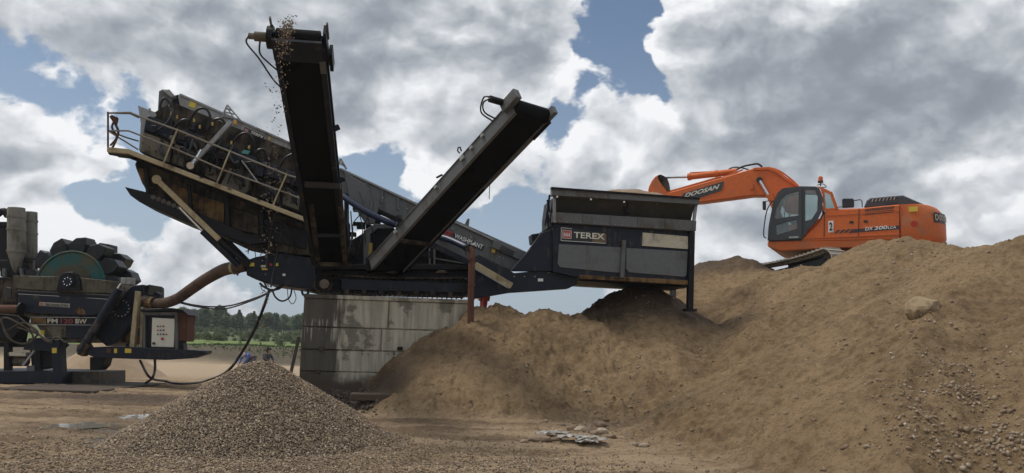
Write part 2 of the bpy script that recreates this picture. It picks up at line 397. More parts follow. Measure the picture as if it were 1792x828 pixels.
def H(X, Y, detail=True):
    X = np.asarray(X, dtype=np.float64); Y = np.asarray(Y, dtype=np.float64)
    base = 0.03*fbm(X, Y, .35, 3)
    # the pit floor ends in a low bank, then the land rises to the wood
    e = 48+1.6*pn(X*.11, Y*0+3.1)
    s = np.clip((Y-e)/3.2, 0, 1); s = s*s*(3-2*s)
    land = s*(.95+.25*pn(X*.15, Y*.05))+np.clip((Y-56)/100, 0, 1)*1.3+np.clip((Y-150)/110, 0, 1)**1.0*1.9+np.clip((Y-262)/500, 0, 1)*-5
    land = land+np.where(Y > 60, .5*fbm(X, Y, .03, 3), 0)*np.clip((Y-60)/60, 0, 1)
    piles = np.full(X.shape, -5.0)
    for r in RIDGES:
        h = ridge(X, Y, r['pts'], r['k'], r.get('flat', 0), r.get('rnd', .35))
        k = .04; hh = np.clip(.5+.5*(piles-h)/k, 0, 1); piles = h*(1-hh)+piles*hh+k*hh*(1-hh)
    piles = piles+.10*fbm(X+40, Y, .55, 3)*np.clip(piles, 0, 1)
    k = .25; z0 = base+land
    hh = np.clip(.5+.5*(z0-piles)/k, 0, 1); z = piles*(1-hh)+z0*hh+k*hh*(1-hh)
    slope = 1-hh                                              # 1 on the heaps, 0 on the floor
    for (ax, ay, bx, by, dp) in PUD:
        dx, dy = bx-ax, by-ay; L = dx*dx+dy*dy; t = np.clip(((X-ax)*dx+(Y-ay)*dy)/L, 0, 1)
        d = np.hypot(X-ax-t*dx, (Y-ay-t*dy)*1.0)
    if detail:
        near = np.clip((60-Y)/25, 0, 1); right = np.clip((X-2.6-.10*(20-Y))/.8, 0, 1)
        rough = .25+.75*slope
        rid = 1-np.abs(fbm(X*.9+7, Y*.9, .8, 4, .55))*1.6
        z = z+near*rough*(.075*fbm(X, Y, .9, 3, .5)+.06*(rid-.6)*np.clip(fbm(X, Y, .3, 2)+.45, 0, 1)
                          +(.042-.012*right)*fbm(X, Y, 2.6, 5, .66))
        right = np.clip((X-2.6-.10*(20-Y))/.8, 0, 1)
        z = z+near*slope*(1-.62*right)*(.055*np.tanh(11*fbm(X+3, Y*1.2, .62, 5, .58))+.030*np.tanh(9*fbm(X*1.1, Y+9, 1.5, 4, .6)))
        run = np.where(X > 2.6, fbm(X*.30+3, Y*1.5, 1.2, 4, .6), fbm(X*1.5, Y*.35, 1.2, 4, .6))
        z = z+near*slope*.050*run
        # wheel ruts and trodden lumps on the floor
        z = z+near*(1-slope)*(.050*fbm(X*.35, Y*1.3, 1.1, 4, .6)+.018*fbm(X, Y, 4.5, 3, .6))
    for (ax, ay, bx, by, dp) in PUD:
        dx, dy = bx-ax, by-ay; L = dx*dx+dy*dy; t = np.clip(((X-ax)*dx+(Y-ay)*dy)/L, 0, 1)
        d = np.hypot(X-ax-t*dx, Y-ay-t*dy)*1.25*(1+.55*pn(X*2.6, Y*2.6)+.25*pn(X*7, Y*7)); w = np.exp(-(d/.70)**4); z = (np.maximum(z, -.015)*(1-w)-.050*w)*np.clip(w*50, 0, 1)+z*(1-np.clip(w*50, 0, 1))
    return z, slope
def Hs(x, y):
    z, _ = H(np.array([x]), np.array([y])); return float(z[0])
def hit(u, v, y0=6.0, y1=60.0):
    """where the line of sight through (u, v) first meets the ground"""
    d = ray(u, v); ys = np.arange(y0, y1, .02); t = ys/d.y; X = t*d.x; Z = CAMZ+t*d.z
    z, _ = H(X, ys); k = np.argmax(Z < z)
    return Vector((X[k], ys[k], z[k]))

def build_ground():
    th = np.concatenate([np.linspace(-180, -44, 50)[:-1], np.linspace(-44, 44, 1000), np.linspace(44, 180, 50)[1:-1]])*math.pi/180
    rr = np.concatenate([np.linspace(.4, 6.5, 24)[:-1], np.exp(np.linspace(math.log(6.5), math.log(34), 620))[:-1],
                         np.exp(np.linspace(math.log(34), math.log(300), 150))[:-1], np.exp(np.linspace(math.log(300), math.log(4000), 20))])
    nt_, nr = len(th), len(rr); T, RR = np.meshgrid(th, rr)
    X = (RR*np.sin(T)).ravel(); Y = (RR*np.cos(T)).ravel(); Z, S = H(X, Y)
    co = np.stack([X, Y, Z], 1).astype(np.float32)
    i = np.arange(nr-1)[:, None]*nt_; j = np.arange(nt_)[None, :]; j2 = (j+1) % nt_
    F = np.stack([i+j, i+nt_+j, i+nt_+j2, i+j2], -1).reshape(-1, 4)[:, ::-1]
    me = bpy.data.meshes.new('ground'); me.vertices.add(len(co)); me.vertices.foreach_set('co', co.ravel())
    me.loops.add(F.size); me.loops.foreach_set('vertex_index', F.astype(np.int32).ravel())
    me.polygons.add(len(F)); me.polygons.foreach_set('loop_start', np.arange(0, F.size, 4, dtype=np.int32))
    me.polygons.foreach_set('use_smooth', np.ones(len(F), dtype=bool)); me.update(calc_edges=True)
    a = me.attributes.new('heap', 'FLOAT', 'POINT'); a.data.foreach_set('value', S.astype(np.float32))
    # darker soil: damp round wall and puddles, hopper's shadow painted on its pile
    D = np.zeros(len(X))
    for (cx, cy, rx, ry, w) in [(-4.4, 19.3, 2.6, 1.0, 1.0), (-6.5, 14.5, 3.2, 2.2, .55), (3.9, 22.6, 2.2, 1.6, 1.0), (-2.6, 16.5, 2.2, 1.2, .4), (-9.5, 20.5, 5.0, 2.4, .62), (-12.5, 14.5, 3.0, 1.0, .5), (-13,11.5,3,.8,.4), (8.4, 11.0, 1.3, 2.2, .35), (7.5, 27.5, 3, 1.5, .8)]:
        D = np.maximum(D, w*np.exp(-(((X-cx)/rx)**2+((Y-cy)/ry)**2)**1.5))
    D = np.clip(D+.22*fbm(X, Y, .5, 3)*(D > .02), 0, 1)
    a = me.attributes.new('damp_shade', 'FLOAT', 'POINT'); a.data.foreach_set('value', D.astype(np.float32))
    m, nt, b, oc = new_mat('ground_soil')
    at = lambda n: nd(nt, 'ShaderNodeAttribute', attribute_name=n).outputs['Fac']
    g = nd(nt, 'ShaderNodeNewGeometry'); pos = g.outputs['Position']
    heap = at('heap'); damp_shade = at('damp_shade')
    n1 = noise(nt, pos, .55, 6, .6); n2 = noise(nt, pos, 5.5, 8, .68); n3 = noise(nt, pos, 34, 6, .7)
    flat_c = mixc(nt, mrange(nt, noise(nt, scaled(nt, pos, (.35, 1.3, 1)), .9, 6, .62), .38, .62), (.175, .120, .074), (.42, .31, .20))
    heap_c = mixc(nt, mrange(nt, n1, .34, .66), (.176, .115, .058), (.285, .196, .107))
    c = mixc(nt, heap, flat_c, heap_c)
    c = mixc(nt, mrange(nt, n2, .35, .7), c, mixc(nt, .5, c, (.37, .265, .155)), 'MIX')
    c = mixc(nt, mrange(nt, n2, .52, .30, 0, .45), c, (.10, .068, .043))
    c = mixc(nt, mrange(nt, n3, .60, .74, 0, .6), c, (.36, .29, .20))
    c = mixc(nt, mrange(nt, noise(nt, pos, 17, 4, .75), .46, .34, 0, .6), c, (.085, .056, .033))
    c = mixc(nt, mrange(nt, damp_shade, .15, .8, 0, .85), c, (.072, .048, .033))
    # distance zones: washed pale sand, bank, grass
    sp = nd(nt, 'ShaderNodeSeparateXYZ'); lnk(nt, pos, sp.inputs[0]); yy = sp.outputs[1]; zz = sp.outputs[2]
    wob = fmath(nt, 'ADD', yy, fmath(nt, 'MULTIPLY', fmath(nt, 'SUBTRACT', noise(nt, pos, .18, 3), .5), 9))
    c = mixc(nt, fmath(nt, 'MULTIPLY', mrange(nt, wob, 24, 36), fmath(nt, 'SUBTRACT', 1.0, heap)), c, mixc(nt, n2, (.36, .265, .175), (.50, .39, .27)))
    c = mixc(nt, mrange(nt, zz, .05, .22, 0, 1) if False else mrange(nt, yy, 47.5, 49.5), c, mixc(nt, noise(nt, pos, 1.4, 5, .7), (.075, .065, .045), (.17, .145, .105)))
    c = mixc(nt, mrange(nt, wob, 52.5, 55), c, mixc(nt, noise(nt, pos, .3, 5, .6), (.12, .18, .05), (.22, .27, .095)))
    c = mixc(nt, mrange(nt, wob, 66, 86), c, mixc(nt, mrange(nt, noise(nt, scaled(nt, pos, (1, .35, 1)), .14, 6, .65), .4, .62), (.10, .125, .058), (.15, .17, .085)))
    lnk(nt, c, b.inputs['Base Color'])
    lnk(nt, mrange(nt, damp_shade, .3, 1, .95, .62), b.inputs['Roughness'])
    b.inputs['Specular IOR Level'].default_value = .25
    hgt = fmath(nt, 'ADD', fmath(nt, 'MULTIPLY', n2, .7), fmath(nt, 'MULTIPLY', n3, .45))
    lnk(nt, bump(nt, hgt, 1.0, .10), b.inputs['Normal'])
    me.materials.append(m); o = bpy.data.objects.new('ground', me); COL.objects.link(o); tag(o, kind='structure')
build_ground()

# water standing in the hollows
m, nt, b, oc = new_mat('puddle_water'); setin(nt, b.inputs['Base Color'], (.26, .24, .20)); b.inputs['Roughness'].default_value = .05
b.inputs['IOR'].default_value = 1.9; b.inputs['Specular IOR Level'].default_value = 1.0
lnk(nt, bump(nt, noise(nt, oc, 9, 3), .12, .01), b.inputs['Normal']); WATER = m
mb = MB()
for (ax, ay, bx, by, dp) in PUD:
    a = Vector((ax, ay, 0)); c = Vector((bx, by, 0)); mid = (a+c)/2; L = (c-a).length/2+.35; d = (c-a).normalized(); n = Vector((-d.y, d.x, 0)); z = -.030
    ring = [mid+d*L*math.cos(t)*(1+.08*math.sin(3*t))+n*1.0*math.sin(t) for t in [k*math.pi/12 for k in range(24)]]
    mb.add([Vector((p.x, p.y, z)) for p in ring], [tuple(range(24))])
w = mb.build('puddle_water', WATER); tag(w, kind='structure')

# ------------------------------------------------------------------ loose stones (many small faceted lumps in one mesh)
_t = (1+5**.5)/2
ICO_V = np.array([(-1,_t,0),(1,_t,0),(-1,-_t,0),(1,-_t,0),(0,-1,_t),(0,1,_t),(0,-1,-_t),(0,1,-_t),(_t,0,-1),(_t,0,1),(-_t,0,-1),(-_t,0,1)], dtype=np.float64)/math.sqrt(1+_t*_t)
ICO_F = np.array([(0,11,5),(0,5,1),(0,1,7),(0,7,10),(0,10,11),(1,5,9),(5,11,4),(11,10,2),(10,7,6),(7,1,8),(3,9,4),(3,4,2),(3,2,6),(3,6,8),(3,8,9),(4,9,5),(2,4,11),(6,2,10),(8,6,7),(9,8,1)])
def lumps(name, pts, size, material, flat=.65, jag=.28, **kw):
    n = len(pts); r = RNG
    q = r.normal(size=(n, 4)); q /= np.linalg.norm(q, axis=1)[:, None]; w, x, y, z = q.T
    Rm = np.stack([1-2*(y*y+z*z), 2*(x*y-z*w), 2*(x*z+y*w), 2*(x*y+z*w), 1-2*(x*x+z*z), 2*(y*z-x*w), 2*(x*z-y*w), 2*(y*z+x*w), 1-2*(x*x+y*y)], 1).reshape(n, 3, 3)
    sc = np.stack([np.ones(n), r.uniform(.6, 1, n), r.uniform(flat*.7, flat*1.2, n)], 1)*np.asarray(size)[:, None]
    V = ICO_V[None]*(1+r.uniform(-jag, jag, (n, 12, 1)))*sc[:, None, :]
    V = np.einsum('nij,nkj->nki', Rm, V)+np.asarray(pts)[:, None, :]
    F = (ICO_F[None]+(np.arange(n)*12)[:, None, None]).reshape(-1, 3)
    me = bpy.data.meshes.new(name); me.vertices.add(n*12); me.vertices.foreach_set('co', V.astype(np.float32).ravel())
    me.loops.add(F.size); me.loops.foreach_set('vertex_index', F.astype(np.int32).ravel()); me.polygons.add(len(F))
    me.polygons.foreach_set('loop_start', np.arange(0, F.size, 3, dtype=np.int32)); me.update(calc_edges=True)
    a = me.attributes.new('tone', 'FLOAT', 'POINT'); a.data.foreach_set('value', np.repeat(r.random(n), 12).astype(np.float32))
    me.materials.append(material); o = bpy.data.objects.new(name, me); COL.objects.link(o); return o
def stone_mat(name, stops, rough=.85):
    m, nt, b, oc = new_mat(name); at = nd(nt, 'ShaderNodeAttribute', attribute_name='tone')
    cr = nd(nt, 'ShaderNodeValToRGB'); lnk(nt, at.outputs['Fac'], cr.inputs[0]); e = cr.color_ramp.elements
    e[0].position = stops[0][0]; e[0].color = (*stops[0][1], 1); e[1].position = stops[-1][0]; e[1].color = (*stops[-1][1], 1)
    for p, c in stops[1:-1]: q = e.new(p); q.color = (*c, 1)
    lnk(nt, mixc(nt, mrange(nt, noise(nt, oc, 30, 3), .35, .7, 0, .35), cr.outputs[0], (.16, .12, .085)), b.inputs['Base Color']); b.inputs['Roughness'].default_value = rough; return m
CLOD = stone_mat('soil_clods', [(0, (.17, .115, .068)), (.5, (.235, .165, .10)), (.9, (.30, .22, .14)), (.96, (.36, .31, .25)), (1, (.50, .46, .40))])
GRAV = stone_mat('washed_gravel', [(0, (.06, .044, .030)), (.35, (.150, .104, .062)), (.7, (.26, .186, .114)), (.93, (.36, .275, .18)), (1, (.60, .52, .40))], .7)
ROCKM = stone_mat('rock_pieces', [(0, (.18, .125, .078)), (.6, (.27, .20, .135)), (1, (.40, .33, .25))])

def scatter_view(n, u0, u1, v0, v1, ymin=6.5, ymax=32):
    """points of the ground picked evenly over the heaps' area"""
    X = RNG.uniform(-8, 13, n*3); Y = RNG.uniform(ymin, ymax, n*3)**1.0; return X, Y
# clods and pebbles on the heaps
X = RNG.uniform(-5, 12.5, 80000); Y = RNG.uniform(7.5, 25, 80000)
Z, S = H(X, Y); dens = np.clip(fbm(X, Y, .7, 3)+.55, .08, 1)
keep = (S > .3) & (RNG.random(len(X)) < dens*.42)
X, Y, Z = X[keep], Y[keep], Z[keep]; sz = .006+.009*RNG.pareto(2.4, len(X)).clip(0, 4.2)
o = lumps('soil_clods', np.stack([X, Y, Z+sz*.2], 1), sz, CLOD); tag(o, 'brown soil clods and pebbles strewn over the heaps', 'soil clods', kind='stuff')
# dark wet rubble spilled along the foot of the wall
n = 7000; X = RNG.uniform(-6.0, -1.6, n); Y = RNG.normal(19.4, .55, n); k = Y < 20.15; X, Y = X[k], Y[k]; Z, S = H(X, Y); k = (Z < .5-.25*np.clip(X+3.6, 0, 2)) & (X < -2.3+.4*RNG.random(len(X))); X, Y, Z = X[k], Y[k], Z[k]
sz = .015+.02*RNG.pareto(2.2, len(X)).clip(0, 3)
WETC = stone_mat('wet_rubble', [(0, (.035, .025, .018)), (.7, (.075, .054, .038)), (.95, (.13, .10, .075)), (1, (.32, .29, .25))])
o = lumps('wet_rubble', np.stack([X, Y, Z+sz*.2], 1), sz, WETC); tag(o, 'dark wet rubble spilled along the foot of the block wall', 'rubble', kind='stuff')
# stones over the yard floor
X = RNG.uniform(-12, 5, 26000); Y = RNG.uniform(8, 26, 26000); Z, S = H(X, Y)
keep = (S < .4) & (RNG.random(len(X)) < np.clip(fbm(X, Y, .5, 3)+.25, .03, 1)*.6)
X, Y, Z = X[keep], Y[keep], Z[keep]; sz = .008+.010*RNG.pareto(2.8, len(X)).clip(0, 3)
o = lumps('yard_pebbles', np.stack([X, Y, Z+sz*.2], 1), sz, CLOD); tag(o, 'small pebbles lying about the sandy yard floor', 'pebbles', kind='stuff')
# stony patches on the near slope
pts = []; szs = []
for (u, v, n, sp, s0) in [(1745,772,120,.34,.034),(1768,800,110,.3,.036),(1700,700,60,.25,.026),(1715,712,30,.2,.026),(1668,680,50,.22,.026),(1620,735,60,.28,.028),(1588,755,50,.25,.024),(1740,640,30,.3,.02),(1650,640,40,.25,.022),(1780,620,20,.3,.02),(1610,560,26,.2,.03),(1640,800,40,.3,.026),(1690,650,40,.3,.022),(1590,690,60,.25,.02),(1000,760,60,.35,.024),(1060,745,70,.4,.028),(1120,765,70,.45,.022),(1100,700,30,.3,.03),(1105,640,30,.3,.03),(1150,650,24,.25,.025)]:
    c = hit(u, v)
    for _ in range(n):
        x = c.x+random.gauss(0, sp); y = c.y+random.gauss(0, sp); s_ = s0*random.uniform(.5, 1.45)
        pts.append((x, y, Hs(x, y)+s_*.35)); szs.append(s_)
o = lumps('slope_stones', np.array(pts), np.array(szs)*.85, ROCKM, flat=.75); tag(o, 'patches of rounded grey brown stones on the heaps', 'stones', kind='stuff')

# ------------------------------------------------------------------ washed gravel pile
PILE_C = P(457, 632, 13.0); PR = 2.12
def pile_z(x, y):
    d = np.hypot(x-PILE_C.x, y-PILE_C.y); top = PILE_C.z
    z = top-(top/ (PR-.12))*(np.sqrt(d*d+.05)-.22)*(1-.03*np.sin(3*np.arctan2(y-PILE_C.y, x-PILE_C.x)))
    return z+.02*fbm(x, y, 2.2, 3)
def gravel_pile():
    n = 90; vs = []; fs = []
    g = np.linspace(-2.75, 2.75, n); GX, GY = np.meshgrid(g+PILE_C.x, g+PILE_C.y)
    zb, _ = H(GX.ravel(), GY.ravel()); zz = np.maximum(pile_z(GX.ravel(), GY.ravel())-.015, zb-.06)
    mb = MB(); mb.add(list(zip(GX.ravel()-0, GY.ravel(), zz)), [(r*n+c, r*n+c+1, (r+1)*n+c+1, (r+1)*n+c) for r in range(n-1) for c in range(n-1)])
    return mb
m, nt, b, oc = new_mat('gravel_core'); vo = nd(nt, 'ShaderNodeTexVoronoi'); vo.inputs['Scale'].default_value = 38; lnk(nt, oc, vo.inputs['Vector'])
lnk(nt, mixc(nt, vo.outputs['Color'], (.09, .07, .05), (.27, .21, .145)), b.inputs['Base Color']); b.inputs['Roughness'].default_value = .85
lnk(nt, bump(nt, vo.outputs['Distance'], .8, .02), b.inputs['Normal'])
o = gravel_pile().build('gravel_pile', m, origin=(PILE_C.x, PILE_C.y, 0)); tag(o, 'cone of washed brown gravel heaped under the raised black conveyor', 'gravel pile', kind='stuff')
rad = np.sqrt(RNG.random(46000))*(PR+.30); ang = RNG.random(46000)*2*np.pi
X = PILE_C.x+rad*np.cos(ang); Y = PILE_C.y+rad*np.sin(ang); zb, _ = H(X, Y); Z = np.maximum(pile_z(X, Y), zb)
sz = .009+.007*RNG.random(len(X))+.010*RNG.random(len(X))**4
# gravel that has run out over the floor in front
n = 30000; X2 = RNG.normal(-3.3, 2.1, n); Y2 = RNG.normal(10.4, 1.5, n); k = (Y2 > 7.2)
X2, Y2 = X2[k], Y2[k]; Z2, S2 = H(X2, Y2); k = S2 < .25; X2, Y2, Z2 = X2[k], Y2[k], Z2[k]
X = np.concatenate([X, X2]); Y = np.concatenate([Y, Y2]); Z = np.concatenate([Z, np.maximum(Z2, pile_z(X2, Y2))]); sz = np.concatenate([sz, RNG.uniform(.009, .021, len(X2))])
o = lumps('gravel_stones', np.stack([X, Y, Z+sz*.25], 1), sz, GRAV, flat=.6); tag(o, 'wet brown and cream pebbles covering the cone and floor', 'gravel', kind='stuff')

# ------------------------------------------------------------------ concrete block wall
def conc(name, c0, c1, wet_x=None):
    m, nt, b, oc = new_mat(name); pos = nd(nt, 'ShaderNodeNewGeometry').outputs['Position']
    n1 = noise(nt, pos, 1.1, 6, .62); st = noise(nt, scaled(nt, pos, (5, 5, .45)), 1.5, 5, .62); n3 = noise(nt, pos, 26, 5, .7)
    c = mixc(nt, mrange(nt, st, .35, .7), c0, c1)
    c = mixc(nt, mrange(nt, noise(nt, pos, 1.3, 6, .7), .52, .58, 0, .8), c, tuple(x*.42 for x in c0))
    c = mixc(nt, mrange(nt, n3, .55, .75, 0, .3), c, tuple(x*.5 for x in c0))
    sp = nd(nt, 'ShaderNodeSeparateXYZ'); lnk(nt, pos, sp.inputs[0])
    if wet_x is not None:
        wob = fmath(nt, 'ADD', sp.outputs[0], fmath(nt, 'MULTIPLY', fmath(nt, 'SUBTRACT', st, .5), .9))
        wob = fmath(nt, 'ADD', wob, fmath(nt, 'MULTIPLY', fmath(nt, 'SUBTRACT', n1, .5), .5))
        wet = mrange(nt, wob, wet_x-.10, wet_x+.10, 1, 0)
        wc = mixc(nt, st, (.040, .034, .027), (.085, .073, .057))
        # pale lime runs in the second course of the wet end
        lime = fmath(nt, 'MULTIPLY', mrange(nt, noise(nt, scaled(nt, pos, (11, 11, .6)), 1.9, 3), .54, .62), mrange(nt, sp.outputs[2], 1.5, 1.7)); lime = fmath(nt, 'MULTIPLY', lime, mrange(nt, sp.outputs[2], 2.15, 2.05))
        wc = mixc(nt, fmath(nt, 'MULTIPLY', lime, .8), wc, (.34, .32, .28))
        c = mixc(nt, fmath(nt, 'MULTIPLY', wet, .93), c, wc)
    mud = mrange(nt, fmath(nt, 'ADD', sp.outputs[2], fmath(nt, 'MULTIPLY', n1, 1.1)), 1.15, 1.50, 1, 0)
    c = mixc(nt, mud, c, (.070, .050, .034))
    lnk(nt, c, b.inputs['Base Color']); b.inputs['Roughness'].default_value = .85
    lnk(nt, bump(nt, fmath(nt, 'ADD', n3, st), .45, .015), b.inputs['Normal']); return m
wx = M_(590, 610, 0)
CONC = conc('block_concrete', (.29, .268, .210), (.50, .465, .375), wx.x); CONCW = CONC
wx = M_(676, 690, 0)
wall = thing('block_wall', 'stained grey concrete block wall propping up the tracked washing plant', 'wall', (wx.x, wx.y+1.4, 0))
rows = [(519, 575.0, [531, 681, 826]), (577, 614.0, [527, 668, 826]), (616, 652.0, [525, 690, 826]), (654, 692, [523, 702, 826]), (693, 722, [523, 690, 826])]
zref = lambda v: M_(676, v, 0).z
for ri, (v0, v1, js) in enumerate(rows):
    z1, z0 = zref(v0 if ri else 527), zref(v1)
    for k in range(2):
        a = M_(js[k], (v0+v1)/2, 0); c = M_(js[k+1]-1.6, (v0+v1)/2, 0)
        off = random.uniform(-.01, .02); q = [Vector((p.x, p.y+off, z)) for p, z in ((a, z0), (c, z0), (c, z1), (a, z1))]
        mb = MB(); mb.prism(q, LAT*2.9)
        lb = (ri == 0 and k == 0)
        mb.build('block', CONC, wall, bevel=.012)
a, c = M_(531, 523, -.05), M_(826, 523, -.05)
z0, z1 = zref(526.7), zref(519.5)
MB().prism([Vector((a.x, a.y, z0)), Vector((c.x, c.y, z0)), Vector((c.x, c.y, z1)), Vector((a.x, a.y, z1))], LAT*3.0).build('capping_slab', CONC, wall, bevel=.015)
mbj = MB()
a, c = M_(528, 560, .06), M_(824, 560, .06)
MB().prism([Vector((a.x+.03, a.y, 0)), Vector((c.x, c.y, 0)), Vector((c.x, c.y, z0-.01)), Vector((a.x+.03, a.y, z0-.01))], LAT*2.7).build('mortar_core', CONCW, wall)
for (u, v, w_, h_) in [(700, 610, 9, 6), (562, 610, 9, 7), (557, 650, 7, 6)]:
    q = M_(u, v, -.03); MB().box(q, w_/70, .05, h_/70, (ALONG, LAT, Vector((0, 0, 1)))).build('rusty_plate', GRIME, wall)
# small fallen slab at the foot
q = hit(652, 697); mb = MB(); mb.box(q+Vector((0, 0, .03)), 1.0, .45, .16, (Vector((.99, .1, 0)), Vector((-.1, .99, 0)), Vector((0, 0, 1))))
o = mb.build('concrete_slab', CONC, origin=(q.x, q.y, q.z-.05), bevel=.02); tag(o, 'small broken concrete slab half buried at the foot of the wall', 'slab')

# ------------------------------------------------------------------ the tracked washing plant
wp0 = M_(690, 520, 1.4)
WP = thing('washing_plant', 'dark navy tracked washing plant with raised conveyors standing on the block wall', 'washing plant', (wp0.x, wp0.y, zref(519.5)+.01))
def poly(name, pts, dy, thick, mat, parent=WP, bevel=.012, smooth=False, taper=None):
    return MB().prism([M_(u, v, dy) for u, v in pts], LAT*thick, taper).build(name, mat, parent, bevel=bevel, smooth=smooth)
def mrail(mb, a, b, dy, w, h=None): mb.bar(M_(*a, dy), M_(*b, dy), w, h)
def bolts(mb, pts, dy, r=.018):
    for u, v in pts: p = M_(u, v, dy); mb.cyl(p-LAT*.02, p+LAT*.02, r, 6)

# chassis
ch = poly('chassis', [(428,457),(447,450),(500,440),(552,452),(560,470),(832,470),(832,512),(560,512),(520,504),(470,497),(432,482)], .72, 1.45, NAVYD)
poly('tail_plate', [(430,459),(448,452),(498,443),(545,452),(552,470),(556,507),(520,504),(470,496),(434,480)], .40, .30, NAVYD)
poly('chassis_arm', [(829,446),(872,462),(900,478),(975,470),(1010,478),(1010,497),(995,505),(892,512),(829,523)], .25, .35, NAVY)
poly('chassis_arm', [(829,446),(872,462),(900,478),(975,470),(1010,478),(1010,497),(995,505),(892,512),(829,523)], 2.2, .3, NAVY)
poly('gusset_plate', [(893,474),(925,438),(946,408),(966,401),(976,396),(976,475)], .18, .20, NAVY)
poly('gusset_plate', [(893,474),(925,438),(946,408),(966,401),(976,396),(976,475)], 2.5, .12, NAVY)
poly('cover_box', [(930,410),(944,408),(946,424),(932,426)], .5, .5, BLACKM)
for (u, v, w_, h_, mt) in [(441,463,8,6,YEL),(462,466,11,4,PALE),(474,463,4,4,REDP),(484,463,6,5,YEL),(463,471,10,3,YEL),(497,481,5,4,WHITEP),(946,490,9,5,WHITEP),(829,427,4,4,WHITEP)]:
    dy = .38 if u < 560 else .23
    poly('sticker', [(u-w_/2,v-h_/2),(u+w_/2,v-h_/2),(u+w_/2,v+h_/2),(u-w_/2,v+h_/2)], dy, .02, mt, bevel=0)
mb = MB(); bolts(mb, [(960+i*10, 477.5+i*.6) for i in range(5)]+[(900+i*18, 484) for i in range(3)], .24); mb.build('bolt_heads', GREYL, WP)

# crawler tracks
def crawler(dy):
    A, B = M_(568, 497, dy), M_(808, 503, dy); up = Vector((0, 0, 1)); ax = (B-A).normalized(); L = (B-A).length
    nrm = ax.cross(LAT).normalized(); nrm = nrm if nrm.z > 0 else -nrm
    r = .245; n = int((2*L+2*math.pi*r)/.125); per = (2*L+2*math.pi*r)
    mb = MB(); chain = MB()
    for k in range(n):
        s = k*per/n
        if s < L: p = A+ax*s+nrm*(r-.05*math.sin(math.pi*s/L)); t = ax; q = nrm
        elif s < L+math.pi*r: a = (s-L)/r; p = B+nrm*(r*math.cos(a))+ax*(r*math.sin(a)); q = (nrm*math.cos(a)+ax*math.sin(a)); t = ax*math.cos(a)-nrm*math.sin(a)
        elif s < 2*L+math.pi*r: p = B-ax*(s-L-math.pi*r)-nrm*r; t = -ax; q = -nrm
        else: a = (s-2*L-math.pi*r)/r; p = A-nrm*(r*math.cos(a))-ax*(r*math.sin(a)); q = -(nrm*math.cos(a)+ax*math.sin(a)); t = -ax*math.cos(a)+nrm*math.sin(a)
        mb.box(p+LAT*.2, .115, .42, .03, (t, LAT, q)); mb.box(p+LAT*.2+q*.025+t*.045, .02, .42, .035, (t, LAT, q))
        chain.box(p+LAT*.2-q*.05, .09, .14, .07, (t, LAT, q))
    tr = mb.build('crawler_track', GRIME, WP)
    chain.build('track_chain', BLACKM, tr)
    fr = MB(); fr.prism([A+ax*.42-nrm*.14-LAT*.0, B-ax*.05-nrm*.14, B-ax*.05+nrm*.11, A+ax*1.1+nrm*.14, A+ax*.42+nrm*.14], LAT*.4)
    fr.build('track_frame', NAVYD, tr, bevel=.015)
    for c_, rr in ((A, .235), (B, .22)):
        sp = MB()
        pts = []
        for k in range(44):
            a = 2*math.pi*k/44; q_ = rr*(1.0 if k % 4 < 2 else .86) if c_ is A else rr
            pts.append(c_+LAT*.14+ax*math.cos(a)*q_+nrm*math.sin(a)*q_)
        sp.prism(pts, LAT*.12); sp.cyl(c_+LAT*-.01, c_+LAT*.3, .13, 20); sp.build('sprocket' if c_ is A else 'idler_wheel', BLACKM if c_ is not A else GRIME, tr)
        if c_ is A: MB().cyl(c_-LAT*.05, c_+LAT*.02, .12, 20).build('hub_cap', GRIMEL, tr)
    for k in range(7):
        c_ = A+ax*(.55+k*(L-.85)/6)-nrm*.17; MB().cyl(c_+LAT*.0, c_+LAT*.36, .065, 12).build('roller', GRIME, tr, smooth=True)
    for u in (684, 772): poly('top_guide', [(u-10,478),(u+12,478),(u+6,473),(u-4,473)], dy-.02, .35, GRIME, tr)
    return tr
crawler(-.02); crawler(2.35)

# feed hopper
hp = poly('feed_hopper', [(968,390),(1217,406),(1208,497),(1014,486),(968,476)], .05, 3.1, NAVY)
poly('wall_panel', [(978,427),(1087,433),(1087,470),(1083,478),(980,468),(976,462)], .015, .03, PANELG, hp)
poly('wall_panel', [(1096,434),(1204,440),(1202,481),(1198,485),(1100,477),(1095,470)], .015, .03, PANELG, hp)
poly('bottom_skirt', [(1014,481),(1090,484),(1207,491),(1207,499),(1014,488)], -.02, .06, MUDTAN, hp)
poly('centre_post', [(1089,420),(1096,420),(1093,487),(1085,487)], -.06, .07, GREY, hp)
poly('grey_rail', [(968,371),(1219,386),(1218,405),(967,389)], -.10, .30, GREY, hp)
for i in range(6):
    u = 972+i*48; v = 371+(u-968)*.06
    poly('rail_rib', [(u,v+.5),(u+2,v+.5),(u+2,v+18),(u,v+18)], -.125, .03, GREY, hp, bevel=.004)
